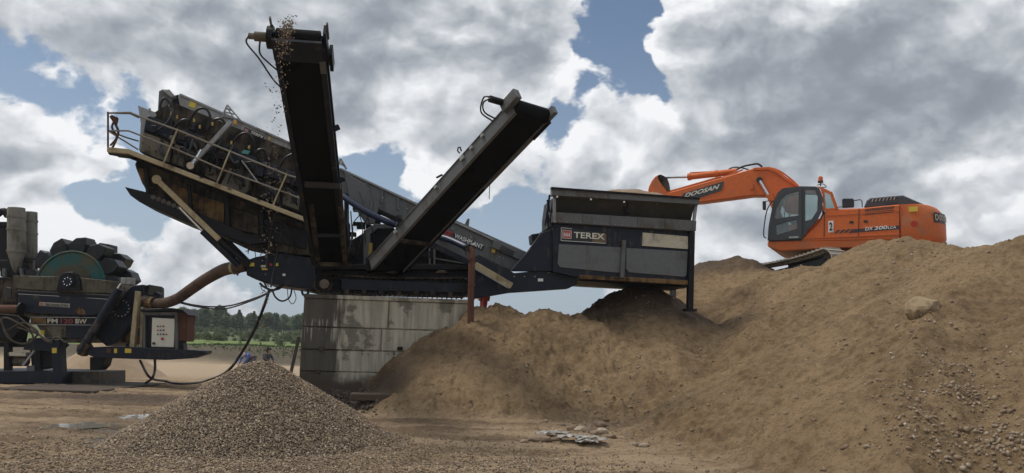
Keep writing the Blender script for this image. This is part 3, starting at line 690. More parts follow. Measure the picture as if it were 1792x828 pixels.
# flared upper boards, leaning outwards
STAINED = paint('stained_board', (.055, .055, .05), dirt=(.10, .085, .06), amt=.5, sc=1.0)
def flared(name, pts_top, pts_bot, mat):
    q = [M_(*pts_bot[0], .25), M_(*pts_bot[1], .25), M_(*pts_top[1], -.12), M_(*pts_top[0], -.12)]
    return MB().prism(q, LAT*.06).build(name, mat, hp)
flared('flared_board', [(970,341),(1096,348)], [(970,372),(1100,380)], STAINED)
flared('flared_board', [(1099,348),(1216,358)], [(1104,380),(1208,386)], STAINED)
poly('board_fold', [(1090,352),(1103,352),(1099,363),(1103,376),(1094,372)], .03, .05, BLACKM, hp)
poly('top_rim', [(966,328),(1224,347),(1224,358),(966,342)], -.32, .22, GREY, hp)
poly('top_rim', [(966,328),(1224,347),(1224,352),(966,333)], 3.1, .22, GREY, hp)
poly('rim_lip', [(965,327),(1225,346),(1225,348.5),(965,330)], -.38, .16, BLACKM, hp, bevel=0)
MB().hexa([M_(966,329,-.3), M_(972,329,-.3), M_(972,342,-.3), M_(966,342,-.3)], [M_(966,329,3.1), M_(972,329,3.1), M_(972,342,3.1), M_(966,342,3.1)]).build('end_rim', GREY, hp)
MB().hexa([M_(1218,348,-.3), M_(1224,348,-.3), M_(1224,358,-.3), M_(1218,358,-.3)], [M_(1218,348,3.1), M_(1224,348,3.1), M_(1224,358,3.1), M_(1218,358,3.1)]).build('end_rim', GREY, hp)
poly('far_board', [(970,341),(1216,358),(1208,392),(970,388)], 3.0, .08, BLACKM, hp)
for (a, b_) in (((970,342),(970,390)), ((1218,357),(1214,388))):
    mb = MB(); mb.bar(M_(*a, -.08), M_(*b_, -.08), .09, .07); mb.build('corner_post', GREYL, hp)
mb = MB(); bolts(mb, [(975,345),(1033,349.5),(1092,353.5),(1150,357),(1208,360)]+[(968+i*12,387+i*.7) for i in range(20)], -.33 if False else -.14, .015); mb.build('bolt_heads', GREYL, hp)
mb = MB(); bolts(mb, [(975,344.5),(1034,349),(1092,353.5)], -.34, .028); mb.build('rim_bolts', WHITEP, hp)
poly('end_board', [(963,396),(963,376),(967,346),(970,346),(968,400)], .1, 1.2, BLACKM, hp)
mb = MB()
for a, b_ in (((958,350),(962,372)), ((957,372),(966,400)), ((962,341),(954,395)), ((957,380),(960,398))): mrail(mb, a, b_, .0, .05)
mb.build('latch_arms', BLACKM, hp)
poly('warning_label', [(1210,445),(1214,445),(1213,466),(1209,466)], -.03, .02, YEL, hp, bevel=0)
poly('worn_label', [(1125,407),(1204,414),(1204,436),(1124,430)], .0, .05, PALE, hp, bevel=0)
sg = poly('name_board', [(982,397.5),(1061.5,409.5),(1061,426.5),(981.5,421.5)], .02, .03, BLK, hp, bevel=0)
WORN = paint('worn_brown_label', (.16, .12, .08), dirt=(.03, .025, .02), amt=.3)
poly('worn_corner', [(1040,406.6),(1061,409.8),(1060.6,425.8),(1036,424.4)], .012, .01, WORN, sg, bevel=0)
mb = MB()
for a, b_ in (((982.3,398.5),(1001,400.4)), ((982.3,398.5),(981.8,421)), ((981.8,421),(1060,426))): mrail(mb, a, b_, .01, .012)
mb.build('board_edge', WHITEP, sg)
poly('emblem_square', [(985,403),(999.5,404.4),(999.3,417.3),(984.8,416.4)], .005, .02, plain('faded_red', (.45, .075, .06), .5), sg, bevel=0)
mb = MB()
for a, b_ in (((987.5,407),(987.3,414)), ((990.7,407.3),(990.5,414.2)), ((993.7,407.5),(993.5,414.4)), ((996.8,407.8),(996.6,414.6)), ((987.5,411),(996.7,411.6))): mrail(mb, a, b_, .0, .016)
for a, b_ in (((985,402.6),(999.8,404)), ((999.8,404),(999.6,417.7)), ((984.6,416.8),(999.6,417.7)), ((984.8,402.6),(984.6,416.8))): mrail(mb, a, b_, .0, .010)
mb.build('emblem_lines', WHITEP, sg)
lettering('lettering', 'TEREX', M_(1004,416.2,.0), M_(1058,419.4,.0), M_(1004.2,405.8,.0), CREAM, sg, fat=.02)
# legs
leg = MB(); leg.bar(M_(1210,407,.0), M_(1207,541,.0), .17, .15); leg.build('leg', BLACKM, WP, bevel=.01)
MB().bar(M_(1207,541,.0), M_(1207,545,.0), .3, .3).build('foot_plate', BLACKM, WP)
leg = MB(); leg.bar(M_(1178,500,2.6), M_(1177,530,2.6), .16, .16); leg.build('leg', GREY, WP, bevel=.01)
# belt feeder under the hopper
poly('belt_feeder', [(1010,486),(1085,490),(1208,498),(1206,503),(1080,496),(1012,491)], .6, 1.6, BLACKM)

# inclined main conveyor (dusty grey side beams with a belt between)
UA, UB = (590, 293), (921, 442)
mc = poly('main_conveyor', [(590,292),(924,442),(893,474),(592,334)], .85, .12, GREY)
poly('side_beam', [(590,292),(924,442),(893,474),(592,334)], 2.0, .12, GREY, mc)
poly('belt', [(590,300),(918,447),(914,452),(590,306)], .98, 1.0, BELT, mc)
poly('belt', [(592,326),(893,466),(890,471),(592,332)], .98, 1.0, BELT, mc)
poly('top_trim', [(596,293.5),(864,418),(864,421.5),(596,297)], .78, .07, GREYL, mc, bevel=.004)
poly('lower_flange', [(592,332),(893,472),(891,475),(592,336.5)], .76, .10, BLACKM, mc, bevel=.004)
poly('guard_box', [(866,418),(921,442),(909,455),(861,433)], .72, .14, GREY, mc)
poly('guard_grille', [(878,429),(901,440),(898,448),(875,437)], .70, .03, BLK, mc)
poly('warning_label', [(862,432),(868,434),(866,443),(860,441)], .83, .02, YEL, mc, bevel=0)
for (u, v) in [(612,318),(640,330),(668,342),(696,354),(784,392)]:
    poly('beam_stiffener', [(u,v-14),(u+3,v-13),(u+2,v+14),(u-1,v+13)], .80, .05, GREY, mc, bevel=.004)
mb = MB(); bolts(mb, [(858,431),(907,447),(640,333),(670,346),(712,365),(792,400),(824,415),(874,450),(884,444),(881,452)], .82, .02); mb.build('bolt_heads', GREYL, mc)
poly('upright_bracket', [(818,383),(822,383),(820,399),(811,397)], 1.0, .12, GREY, mc, bevel=.004)
lb = poly('name_strip', [(768,396),(790,406),(849,431),(844,439),(786,415),(764,405)], .83, .02, BLK, mc, bevel=0)
poly('red_strip', [(768,396.5),(793,407.2),(790,416),(764,404.5)], .815, .012, REDP, lb, bevel=0)
lettering('lettering', '00H-II', M_(768,404.8,.81), M_(789.5,414,.81), M_(770.5,398.6,.81), plain('dark_red', (.10,.012,.012)), lb, fat=.02)
lettering('lettering', 'WASHPLANT', M_(794.5,415.6,.81), M_(843.5,436.4,.81), M_(797,408.4,.81), WHITEP, lb, fat=.02)
poly('conveyor_cradle', [(852,444),(886,460),(884,466),(850,448)], 1.1, .8, BLACKM, mc)
mb = MB(); mb.cyl(M_(869,464,.9), M_(869,464,1.9), .07, 12); mb.cyl(M_(848,450,.9), M_(848,450,1.9), .05, 12); mb.build('return_roller', BLACKM, mc)

# upper structure behind the belts: engine bay, tanks and frames
poly('engine_bay', [(640,392),(700,402),(758,424),(830,455),(834,474),(640,474)], 1.25, 1.1, BLACKM)
poly('bay_door', [(758,434),(800,452),(806,470),(756,470)], 1.18, .06, GRIME)
mb = MB(); mrail(mb, (760,428), (760,472), 1.1, .06); mrail(mb, (752,425), (752,472), 1.1, .05); mrail(mb, (760,452),(818,462),1.12,.03); mb.build('bay_frame', GREYL, WP)
poly('sump_tank', [(546,440),(600,430),(640,405),(640,474),(560,474)], 1.0, 1.3, BLACKM)
poly('support_frame', [(636,404),(655,392),(690,392),(690,400),(660,400),(648,410),(648,462),(636,462)], .55, .14, GREY)
poly('support_frame', [(636,404),(655,392),(690,392),(690,400),(660,400),(648,410),(648,462),(636,462)], 1.9, .14, GREY)
poly('side_shelf', [(642,462),(760,462),(830,466),(830,472),(560,472),(560,466)], .35, .5, BLACKM)
for i, (u, v, w_, h_) in enumerate([(600,405,24,34),(612,442,20,22),(665,425,16,24),(700,440,30,18),(580,452,26,14),(655,378,22,22),(626,356,18,22)]):
    poly(('hydraulic_tank','valve_block','filter_box','pump_box','battery_box','cable_box','motor_mount')[i], [(u-w_/2,v-h_/2),(u+w_/2,v-h_/2+2),(u+w_/2,v+h_/2),(u-w_/2,v+h_/2)], .8+.1*(i % 3), .45, (BLACKM, GRIME, NAVYD)[i % 3])
poly('conveyor_hanger', [(602,300),(640,322),(664,360),(655,392),(640,392),(612,350)], .75, .10, GREY)
poly('conveyor_hanger', [(602,300),(640,322),(664,360),(655,392),(640,392),(612,350)], 2.05, .10, GREY)
# sloping grey catwalk panel and tan channel
poly('catwalk_panel', [(757,417),(780,421),(836,446),(838,468),(800,452),(757,428)], .32, .06, GREY)
mb = MB(); mb.bar(M_(757,429,.2), M_(834,466,.2), .10, .14); mb.build('catwalk_beam', NAVY, WP)
mb = MB(); mb.bar(M_(831,464,-.05), M_(895,501,-.05), .12, .17); mb.build('folding_channel', TAN, WP, bevel=.01)
mb = MB(); mb.bar(M_(827,468,-.14), M_(889,504,-.14), .05, .03); mb.build('channel_edge', GREYL, WP)
mb = MB(); bolts(mb, [(801+i*3.2, 446+i*1.7) for i in range(4)], .30, .012); mb.build('bolt_heads', BLK, WP)

# washing screen box and its gear
sb = poly('screen_box', [(243,262),(246,228),(271,196),(300,178),(525,268),(545,300),(541,378),(520,372),(245,266)], .45, 1.7, GRIME)
poly('upper_box', [(276,192),(278,159),(290,156),(305,167),(316,164),(525,259),(545,290),(545,300),(500,286),(276,200)], .62, 1.4, NAVYD, sb)
poly('top_side_plate', [(311,166),(317,164),(525,257),(533,266),(533,284),(315,188)], .55, .08, GREYL, sb)
poly('top_trim', [(315,163),(525,256),(526,260),(315,167)], .50, .10, GREYL, sb, bevel=.004)
poly('end_hood', [(276,193),(278,160),(284,156),(296,158),(302,172),(296,196)], .50, .12, GREY, sb)
poly('hood_cap', [(284,158),(296,156),(306,168),(300,171)], .4, 1.4, GREYL, sb)
poly('end_plate', [(241,184),(271,196),(274,203),(256,212),(250,240),(248,266),(243,263),(246,216)], .38, .10, GREYL, sb)
sbm = poly('water_manifold', [(256,205),(262,203),(530,308),(530,331),(505,322),(252,226)], .30, .22, NAVY, sb)
# individual screen side panels with muddy faces
for i, (pts, mt) in enumerate([([(250,232),(275,240),(300,252),(296,285),(272,276),(246,264)], GRIMEL), ([(306,252),(332,262),(352,272),(344,302),(318,292),(300,285)], GRIMEL),
        ([(345,275),(362,282),(360,306),(340,300)], GRIME), ([(386,323),(402,294),(440,304),(433,336),(428,338),(386,326)], GRIMEL), ([(362,284),(384,292),(380,318),(358,308)], GRIMEL),
        ([(455,318),(490,330),(488,356),(452,345)], GRIME), ([(495,330),(524,342),(522,368),(494,358)], GRIMEL)]):
    pn_ = poly('screen_panel', pts, .24+.03*(i % 2), .12, mt, sb)
    u0 = min(p[0] for p in pts); u1 = max(p[0] for p in pts); v0 = sum(p[1] for p in pts)/len(pts)
    if i != 3:
        mb = MB(); bolts(mb, [(u0+4+k*(u1-u0-8)/4, v0-8+((k*7) % 3)*7) for k in range(5)], .24+.03*(i % 2), .016); mb.build('panel_bolts', BLACKM, pn_)
for (u, v, w_, h_) in [(298,214,10,16),(318,236,14,20),(352,250,18,26),(386,268,14,22),(420,300,12,30),(452,300,18,20),(470,330,12,26),(500,310,16,22),(336,222,12,14),(376,246,14,14),(515,345,10,22),(410,262,10,12)]:
    c_ = poly('spray_valve', [(u-w_/2,v-h_/2),(u+w_/2,v-h_/2+3),(u+w_/2-2,v+h_/2),(u-w_/2+1,v+h_/2-3)], .14+random.uniform(0, .08), .16, random.choice([BLACKM, GRIME, NAVYD, BLACKM]), sb)
# rubber spray hoses looping from the manifold
def mhose(name, pts, r, mat=HOSE, parent=WP, n=8):
    return MB().tube(spline([M_(*p) for p in pts], 7), r, n).build(name, mat, parent, smooth=True)
for pts in [[(328,222,.2),(338,200,.08),(350,190,.05),(362,192,.05),(368,206,.1),(362,224,.2)], [(362,228,.2),(372,212,.08),(386,208,.05),(394,218,.1),(390,236,.2)],
            [(404,254,.2),(420,236,.08),(434,234,.05),(442,246,.1),(436,262,.2)], [(284,200,.15),(280,184,.05),(288,172,.05),(298,182,.1),(300,196,.2)], [(270,232,.2),(290,218,.05),(302,198,.05),(296,184,.2)],
            [(490,292,.2),(500,276,.08),(520,268,.08),(536,272,.2)], [(284,244,.2),(280,262,.05),(290,272,.05),(298,262,.2)], [(340,238,.2),(334,258,.05),(326,276,.05),(340,282,.2)], [(454,282,.2),(448,266,.05),(462,262,.08),(470,280,.2)],
            [(390,232,.2),(384,250,.05),(374,262,.05),(372,280,.2)], [(300,235,.2),(312,215,.05),(328,210,.05),(334,226,.2)], [(410,250,.2),(402,270,.05),(410,286,.05),(420,280,.2)]]:
    mhose('spray_hose', pts, .033, HOSE, sb)
BRASS = plain('brass_fitting', (.35, .24, .08), .4, .8)
for (u, v) in [(310,202),(350,219),(372,214),(405,247),(436,255),(471,240),(340,208),(300,196),(262,190)]:
    p = M_(u, v, .08); MB().cyl(p, p+Vector((0, 0, -.09)), .03, 8).build('hose_fitting', BRASS if v != 190 else GREYL, sb)
mb = MB(); mb.bar(M_(404,214,.0), M_(333,291,.0), .12, .10); mb.build('folding_arm', GREYL, sb, bevel=.01)
mb = MB(); mrail(mb, (352,262),(336,289),-.06,.04); mb.cyl(M_(333,290,-.1), M_(333,290,.1), .09, 12); mb.build('arm_ram', CHROME, sb)
mb = MB()
for a, b_ in (((388,205),(398,184)), ((398,184),(421,211)), ((398,189),(412,212)), ((392,196),(410,200)), ((395,190),(405,193)), ((390,203),(418,209))): mrail(mb, a, b_, .5, .035)
mb.build('lifting_bracket', GREYL, sb)
mb = MB()
for a, b_ in (((592,290),(596,278)), ((596,278),(606,296)), ((592,284),(604,291))): mrail(mb, a, b_, .6, .05)
mb.build('lifting_bracket', GREYL, sb)
poly('yellow_label', [(333,176),(344,181),(341,190),(330,186)], .53, .02, YEL, sb, bevel=0)
poly('orange_lamp', [(409,210),(415,212),(413,219),(408,217)], .40, .08, plain('amber', (.6, .28, .03), .4), sb)
tn = poly('name_label', [(428,222),(463,237),(461,246),(426,231)], .535, .015, BLK, sb, bevel=0)
lettering('lettering', 'TEREX', M_(438,234.5,.53), M_(460,243.6,.53), M_(440,229.0,.53), CREAM, tn, fat=.02)
poly('emblem_square', [(429,224.5),(435,227),(433.5,232.5),(427.8,230)], .525, .012, plain('faded_pink', (.4,.2,.18)), tn, bevel=0)
poly('teal_label', [(426,262),(438,264),(434,270),(422,268)], .27, .03, plain('teal_label', (.08,.30,.28)), sb, bevel=0)

rr_ = random.Random(5)
names = ('bracket', 'spring_seat', 'junction_box', 'clamp_plate', 'pipe_stub', 'tension_bolt')
for i in range(46):
    u = rr_.uniform(262, 528); base = 262+(u-245)*.385; v = base-rr_.uniform(4, 62); w_, h_ = rr_.uniform(3, 9), rr_.uniform(4, 13); sk = rr_.uniform(-3, 3)
    mt = rr_.choice([BLACKM, BLACKM, GRIME, NAVYD, GRIMEL, BLACKM])
    if i % 3 == 2:
        a = M_(u, v, .12); q_ = M_(u+rr_.uniform(-16, 16), v+rr_.uniform(8, 26), .10); MB().cyl(a, q_, rr_.uniform(.015, .035), 8).build('pipe_stub', mt, sb, smooth=True)
    else: poly(names[i % 6], [(u-w_/2,v-h_/2),(u+w_/2,v-h_/2+sk*.4),(u+w_/2+sk,v+h_/2),(u-w_/2+sk,v+h_/2-sk*.4)], .10+rr_.uniform(0, .12), rr_.uniform(.05, .14), mt, sb)
for i in range(16):
    u = rr_.uniform(270, 520); v = 246+(u-245)*.385-rr_.uniform(-6, 26)
    mhose('spray_hose', [(u,v,.15),(u+rr_.uniform(-6,10),v-rr_.uniform(8,16),.02),(u+rr_.uniform(6,18),v-rr_.uniform(0,12),.02),(u+rr_.uniform(6,22),v+rr_.uniform(6,22),.15)], rr_.uniform(.014, .028), HOSE, sb)
for i in range(26):
    u = rr_.uniform(602, 760); v = rr_.uniform(372+max(0, (u-640))*.35, 466); w_, h_ = rr_.uniform(5, 16), rr_.uniform(5, 14)
    poly(('bracket','hose_reel','gear_cover','oil_filter','cable_tray')[i % 5], [(u-w_/2,v-h_/2),(u+w_/2,v-h_/2+1),(u+w_/2,v+h_/2),(u-w_/2,v+h_/2)], .62+rr_.uniform(0, .3), .2, rr_.choice([BLACKM, BLACKM, GRIME, NAVYD]), WP)
for i in range(14):
    u = rr_.uniform(545, 650); v = rr_.uniform(330, 400)
    mhose('cable', [(u,v,.5),(u+rr_.uniform(-8,8),v+30,.3),(u+rr_.uniform(-14,14),v+60,.3),(u+rr_.uniform(-8,8),min(468, v+95),.5)], rr_.uniform(.012, .022))
MB().box(M_(648,446,.45), .09, .09, .62).build('yellow_guard', plain('dirty_yellow', (.28,.19,.03)), WP)
MB().box(M_(552,448,.60), .06, .06, .62).build('yellow_guard', plain('dirty_yellow2', (.28,.19,.03)), WP)
# walkway with its railing
wk = MB(); wk.prism([M_(187,257,-.55), M_(226,261,-.55), M_(541,383,-.55), M_(541,391,-.55), M_(224,269,-.55), M_(187,266,-.55)], LAT*.10)
wkp = wk.build('walkway', TAN, WP, bevel=.008)
MB().prism([M_(188,259,-.45), M_(226,263,-.45), M_(541,385,-.45), M_(541,388,-.45), M_(226,266,-.45), M_(188,262,-.45)], LAT*.85).build('walkway_deck', BLACKM, wkp)
MB().prism([M_(187,262,.30), M_(224,266,.30), M_(541,388,.30), M_(541,397,.30), M_(224,276,.30), M_(190,270,.30)], LAT*.1).build('inner_beam', BLACKM, wkp)
mb = MB()
for (u, v) in [(302,290),(352,310),(402,330),(453,349)]: mrail(mb, (u-2.5,v), (u+2.5,v+1.8), -.56, .03)
mb.build('deck_slots', BLK, wkp)
mb = MB()
for dy in (-.55,):
    pass
RAILM = paint('dull_galvanised_rail', (.20, .185, .15), dirt=(.16, .10, .06), amt=.4)
rl = MB()
rl.tube([M_(189,198,-.5), M_(228,197,-.5), M_(244,204,-.5), M_(311,228,-.5), M_(402,265,-.5), M_(502,306,-.5), M_(535,316,-.5)], .024, 8)
rl.tube([M_(191,229,-.5), M_(225,229,-.5), M_(243,236,-.5), M_(300,258,-.5), M_(392,298,-.5), M_(486,332,-.5), M_(535,351,-.5)], .021, 8)
rl.build('hand_rail', RAILM, wkp, smooth=True)
for a, b_ in (((311,226),(285,288)), ((403,263),(379,322)), ((502,304),(476,363)), ((189,196),(189,259))):
    MB().bar(M_(*a, -.5), M_(*b_, -.5), .055, .03).build('rail_post', TAN if a[0] != 189 else RUST, wkp)
rl = MB(); rl.tube([M_(192,198,-.5), M_(228,199,-.1), M_(243,206,.3)], .02, 6); rl.tube([M_(192,230,-.5), M_(222,241,-.1), M_(242,247,.3)], .02, 6); rl.tube([M_(192,231,-.5), M_(242,262,-.3)], .02, 6)
rl.build('end_rail', RAILM, wkp)
rl = MB(); rl.tube(spline([M_(193,203,-.5), M_(200,214,-.45), M_(207,230,-.45), M_(203,246,-.45), M_(197,258,-.5)], 6), .03, 6); rl.tube(spline([M_(205,205,-.5), M_(196,222,-.45), M_(204,240,-.45), M_(193,255,-.5)], 6), .025, 6); rl.build('rusty_chain', RUST, wkp)
poly('chain_box', [(194,200),(206,206),(203,218),(198,216)], -.5, .1, RUST, wkp)
rl = MB(); rl.tube([M_(423,281,-.4), M_(452,320,-.45), M_(484,333,-.5)], .018, 6); rl.build('slack_wire', GREYL, wkp)

# chutes and catch boxes below the screen
ct = poly('catch_chute', [(236,288),(244,270),(541,390),(548,446),(520,446),(486,440),(420,426),(350,394),(256,334),(250,322)], .35, 1.8, GRIME)
poly('chute_liner', [(237,292),(262,298),(268,330),(258,332),(249,322)], .30, .06, MUDTAN, ct)
poly('chute_panel', [(296,318),(331,334),(330,362),(300,346)], .30, .06, MUDTAN, ct)
poly('chute_panel', [(334,336),(392,356),(392,392),(340,372)], .28, .08, MUDTAN, ct)
poly('chute_panel', [(400,360),(452,378),(452,410),(404,400)], .28, .08, GRIME, ct)
poly('chute_panel', [(460,382),(535,402),(535,436),(466,420)], .28, .08, BLACKM, ct)
mb = MB(); 
for u in (255, 330, 396, 456): mrail(mb, (u, 290+(u-245)*.38), (u+4, 338+(u-255)*.42), .24, .08)
mb.build('chute_ribs', BLACKM, ct)
lc = poly('discharge_tray', [(218,327),(247,334),(262,338),(330,366),(400,394),(470,424),(440,428),(394,414),(313,384),(243,353),(228,342)], .10, 1.6, BLACKM)
for i in range(6):
    u = 268+i*9; v = 345+i*3.6
    MB().cyl(M_(u, v, .07), M_(u, v, .12), .06, 10).build('tray_ring', GREY, lc)

# folding legs and rams under the screen
mb = MB(); mb.bar(M_(274,314,-.15), M_(384,420,-.05), .15, .13); mb.build('prop_leg', TAN, WP, bevel=.01)
MB().cyl(M_(274,314,-.25), M_(274,314,-.02), .11, 14).build('prop_pin', TAN, WP)
MB().cyl(M_(384,420,-.02), M_(436,465,.1), .07, 12).build('prop_foot', BLACKM, WP)
rm = MB().cyl(M_(354,404,-.05), M_(418,465,.2), .085, 14).build('ram', NAVY, WP, smooth=True)
MB().cyl(M_(314,363,-.1), M_(356,406,-.05), .035, 10).build('ram_rod', CHROME, rm, smooth=True)
mb = MB(); mb.bar(M_(372,398,1.6), M_(436,462,1.5), .17, .17); mb.build('prop_leg', BLACKM, WP)
rm = MB().cyl(M_(384,415,.9), M_(424,457,.9), .06, 12).build('ram', BLACKM, WP, smooth=True)
MB().cyl(M_(352,384,.9), M_(388,419,.9), .03, 10).build('ram_rod', CHROME, rm, smooth=True)
mb = MB(); mb.bar(M_(498,444,.6), M_(545,412,.6), .14, .12); mb.bar(M_(470,450,.6), M_(500,443,.6), .12, .12); mb.build('diagonal_brace', BLACKM, WP)
mb = MB(); mb.bar(M_(545,300,.5), M_(556,470,.5), .14, .12); mb.bar(M_(606,330,1.0), M_(608,470,1.0), .14, .12); mb.build('upright', BLACKM, WP)

# blue water main
mhose('water_pipe', [(596,340,.55),(612,352,.4),(640,370,.25),(668,384,.2),(692,393,.3),(720,398,.8),(757,411,.5),(785,419,.1),(812,431,-.35),(818,434,-.4)], .085, BLUEPIPE, WP, 12)
# hanging cables and hoses under the tail
for pts, r in [([(392,405,.3),(400,418,.2),(415,424,.2),(432,418,.3),(446,408,.4)], .022), ([(400,408,.3),(410,414,.2),(428,412,.2),(440,402,.4)], .015), ([(430,440,.3),(440,436,.2),(443,428,.2),(436,432,.2),(434,444,.3)], .012),
               ([(452,418,.2),(458,436,.2),(455,452,.3)], .010), ([(444,424,.2),(446,440,.2),(448,452,.3)], .010), ([(455,430,.3),(465,440,.25),(482,452,.3)], .012), ([(462,410,.3),(470,424,.2),(466,448,.3)], .012),
               ([(455,496,.3),(462,502,.2),(478,508,.2),(495,500,.3)], .03), ([(462,494,.3),(470,506,.1),(488,506,.1),(494,498,.3)], .022), ([(476,506,.3),(482,520,.2),(494,527,.2),(507,520,.2),(511,505,.4)], .022),
               ([(503,506,.4),(505,524,.3),(512,532,.3),(518,522,.3),(514,506,.4)], .010), ([(528,509,.4),(531,516,.3),(539,514,.3),(538,508,.4)], .03), ([(456,495,.3),(458,506,.25),(466,512,.2)], .010),
               ([(560,300,.2),(556,340,.1),(565,390,.1),(560,450,.3)], .02), ([(478,380,.1),(500,395,.05),(512,420,.1),(520,445,.3)], .022), ([(470,330,.0),(490,352,-.1),(478,388,.1),(470,430,.2),(466,470,.1)], .02), ([(440,395,.1),(480,402,.05),(505,430,.1),(498,450,.3)], .02)]:
    mhose('cable', pts, r)

# ---------------- side conveyors
def conveyor(La, Lb, lat, w, depth, side_mat, name='side_conveyor'):
    """belt conveyor: La-Lb is the lower near edge, lat the horizontal width direction"""
    d = (Lb-La).normalized(); n = lat.cross(d).normalized(); n = n if n.z > 0 else -n; L = (Lb-La).length
    lat = n.cross(d).normalized()*(1 if n.cross(d).dot(lat) > 0 else -1)
    body = MB(); body.hexa([La+lat*.05-n*.0, La+lat*(w-.05), La+lat*(w-.05)+n*.03, La+lat*.05+n*.03], [Lb+lat*.05, Lb+lat*(w-.05), Lb+lat*(w-.05)+n*.03, Lb+lat*.05+n*.03])
    cv = body.build(name, BELT, WP)
    top = MB(); top.hexa([La+lat*.08+n*(depth-.02), La+lat*(w-.08)+n*(depth-.02), La+lat*(w-.08)+n*(depth+.01), La+lat*.08+n*(depth+.01)], [Lb+lat*.08+n*(depth-.02), Lb+lat*(w-.08)+n*(depth-.02), Lb+lat*(w-.08)+n*(depth+.01), Lb+lat*.08+n*(depth+.01)]); top.build('carrying_belt', BELT, cv)
    for o_ in (0, w-.05):
        s_ = MB(); a = La+lat*o_-n*.02; b_ = Lb+lat*o_-n*.02
        s_.hexa([a, a+lat*.05, a+lat*.05+n*depth, a+n*depth], [b_, b_+lat*.05, b_+lat*.05+n*depth, b_+n*depth]); s_.build('side_frame', side_mat, cv, bevel=.006)
        for q in (0, depth):
            fl = MB(); aa = a+n*(q-.01)-lat*(.02 if o_ == 0 else -.02); bb = b_+n*(q-.01)-lat*(.02 if o_ == 0 else -.02); fl.hexa([aa, aa+lat*.09, aa+lat*.09+n*.02, aa+n*.02], [bb, bb+lat*.09, bb+lat*.09+n*.02, bb+n*.02]); fl.build('frame_flange', side_mat, cv)
    for k in range(6):
        p = La+d*(L*(k+.5)/6); MB().cyl(p+lat*.05+n*.05, p+lat*(w-.05)+n*.05, .05, 10).build('return_roller', BLACKM, cv)
    MB().cyl(Lb+lat*.03+n*(depth/2), Lb+lat*(w-.03)+n*(depth/2), depth/2+.03, 24).build('head_drum', BELT, cv, smooth=True)
    MB().cyl(La+lat*.03+n*(depth/2), La+lat*(w-.03)+n*(depth/2), depth/2, 24).build('tail_drum', BELT, cv, smooth=True)
    return cv, d, n, lat, L
# left one climbs towards the camera
La, Lb = P(547,462,20.2), P(479,78,13.2)
cv, d, n, lat, L = conveyor(La, Lb, Vector((1, .12, 0)).normalized(), .80, .30, NAVY)
for s in (.12, .41, .69):
    pass
a = Lb+n*.16
MB().cyl(a-lat*.12, a-lat*.02, .20, 18).build('drive_flange', BLACKM, cv)
MB().cyl(a-lat*.34, a-lat*.12, .085, 12).build('drive_motor', paint('dusty_motor', (.10, .085, .06), amt=.4), cv)
MB().cyl(a-lat*.44, a-lat*.34, .055, 10).build('motor_cap', GRIMEL, cv)
ux = Vector((0, 0, 1))
MB().box(Lb-lat*.05-d*.18+n*.22, .05, .16, .7, (lat, n, d)).build('head_plate', NAVYD, cv)
MB().box(Lb-lat*.06+d*.12+n*.30, .03, .05, .42, (lat, n, d)).build('scraper_arm', GREY, cv)
MB().box(Lb+lat*.86-d*.18+n*.2, .05, .2, .85, (lat, n, d)).build('head_plate', NAVYD, cv)
MB().box(Lb+lat*.93-d*.45+n*.2, .06, .22, .45, (lat, n, d)).build('take_up_block', BLACKM, cv)
MB().box(Lb+lat*.80-d*.45-n*.03, .10, .04, .30, (lat, n, d)).build('worn_plate', GREY, cv)
MB().box(Lb+lat*.90+d*.16+n*.25, .03, .05, .36, (lat, n, d)).build('scraper_arm', GREY, cv)
MB().box(Lb+lat*.40-d*.10-n*.02, .84, .05, .5, (lat, n, d)).build('head_guard', NAVY, cv)
hs = MB(); hs.tube(spline([a-lat*.44, a-lat*.50-d*.18, a-lat*.34-d*.55, a-lat*.14-d*.95-n*.1, Lb-d*1.1], 7), .016, 6)
hs.tube(spline([a-lat*.24-n*.06, a-lat*.28-d*.3-n*.1, a-lat*.16-d*.5-n*.12, Lb-d*.62-n*.03], 7), .016, 6); hs.build('motor_hose', HOSE, cv, smooth=True)
for f in (.47, .70):
    p = La+d*(L*f)+lat*.80; MB().cyl(p-lat*.02+n*.02, p+lat*.16+n*.08+ux*.05, .06, 10).build('idler_stub', NAVY, cv)
# lower frame of the left conveyor: brown posts and cross bars
mb = MB(); mb.bar(P(541,322,17.2), P(556,455,19.6), .11, .09); mb.bar(P(594,322,17.2), P(604,462,19.7), .10, .09); mb.build('hinge_frame', GRIME, cv)
MB().bar(P(534,323,16.9), P(596,326,16.9), .09, .12).build('cross_bar', paint('brown_bar', (.035,.026,.02), dirt=(.06,.04,.03), amt=.3), cv)
MB().bar(P(550,412,18.7), P(602,413,18.7), .06, .08).build('cross_bar', BLACKM, cv)
MB().bar(P(555,462,19.7), P(612,464,19.7), .07, .1).build('cross_bar', GRIME, cv)
MB().bar(P(598,345,18.2), P(600,452,19.8), .05, .05).build('lift_ram', BLACKM, cv)
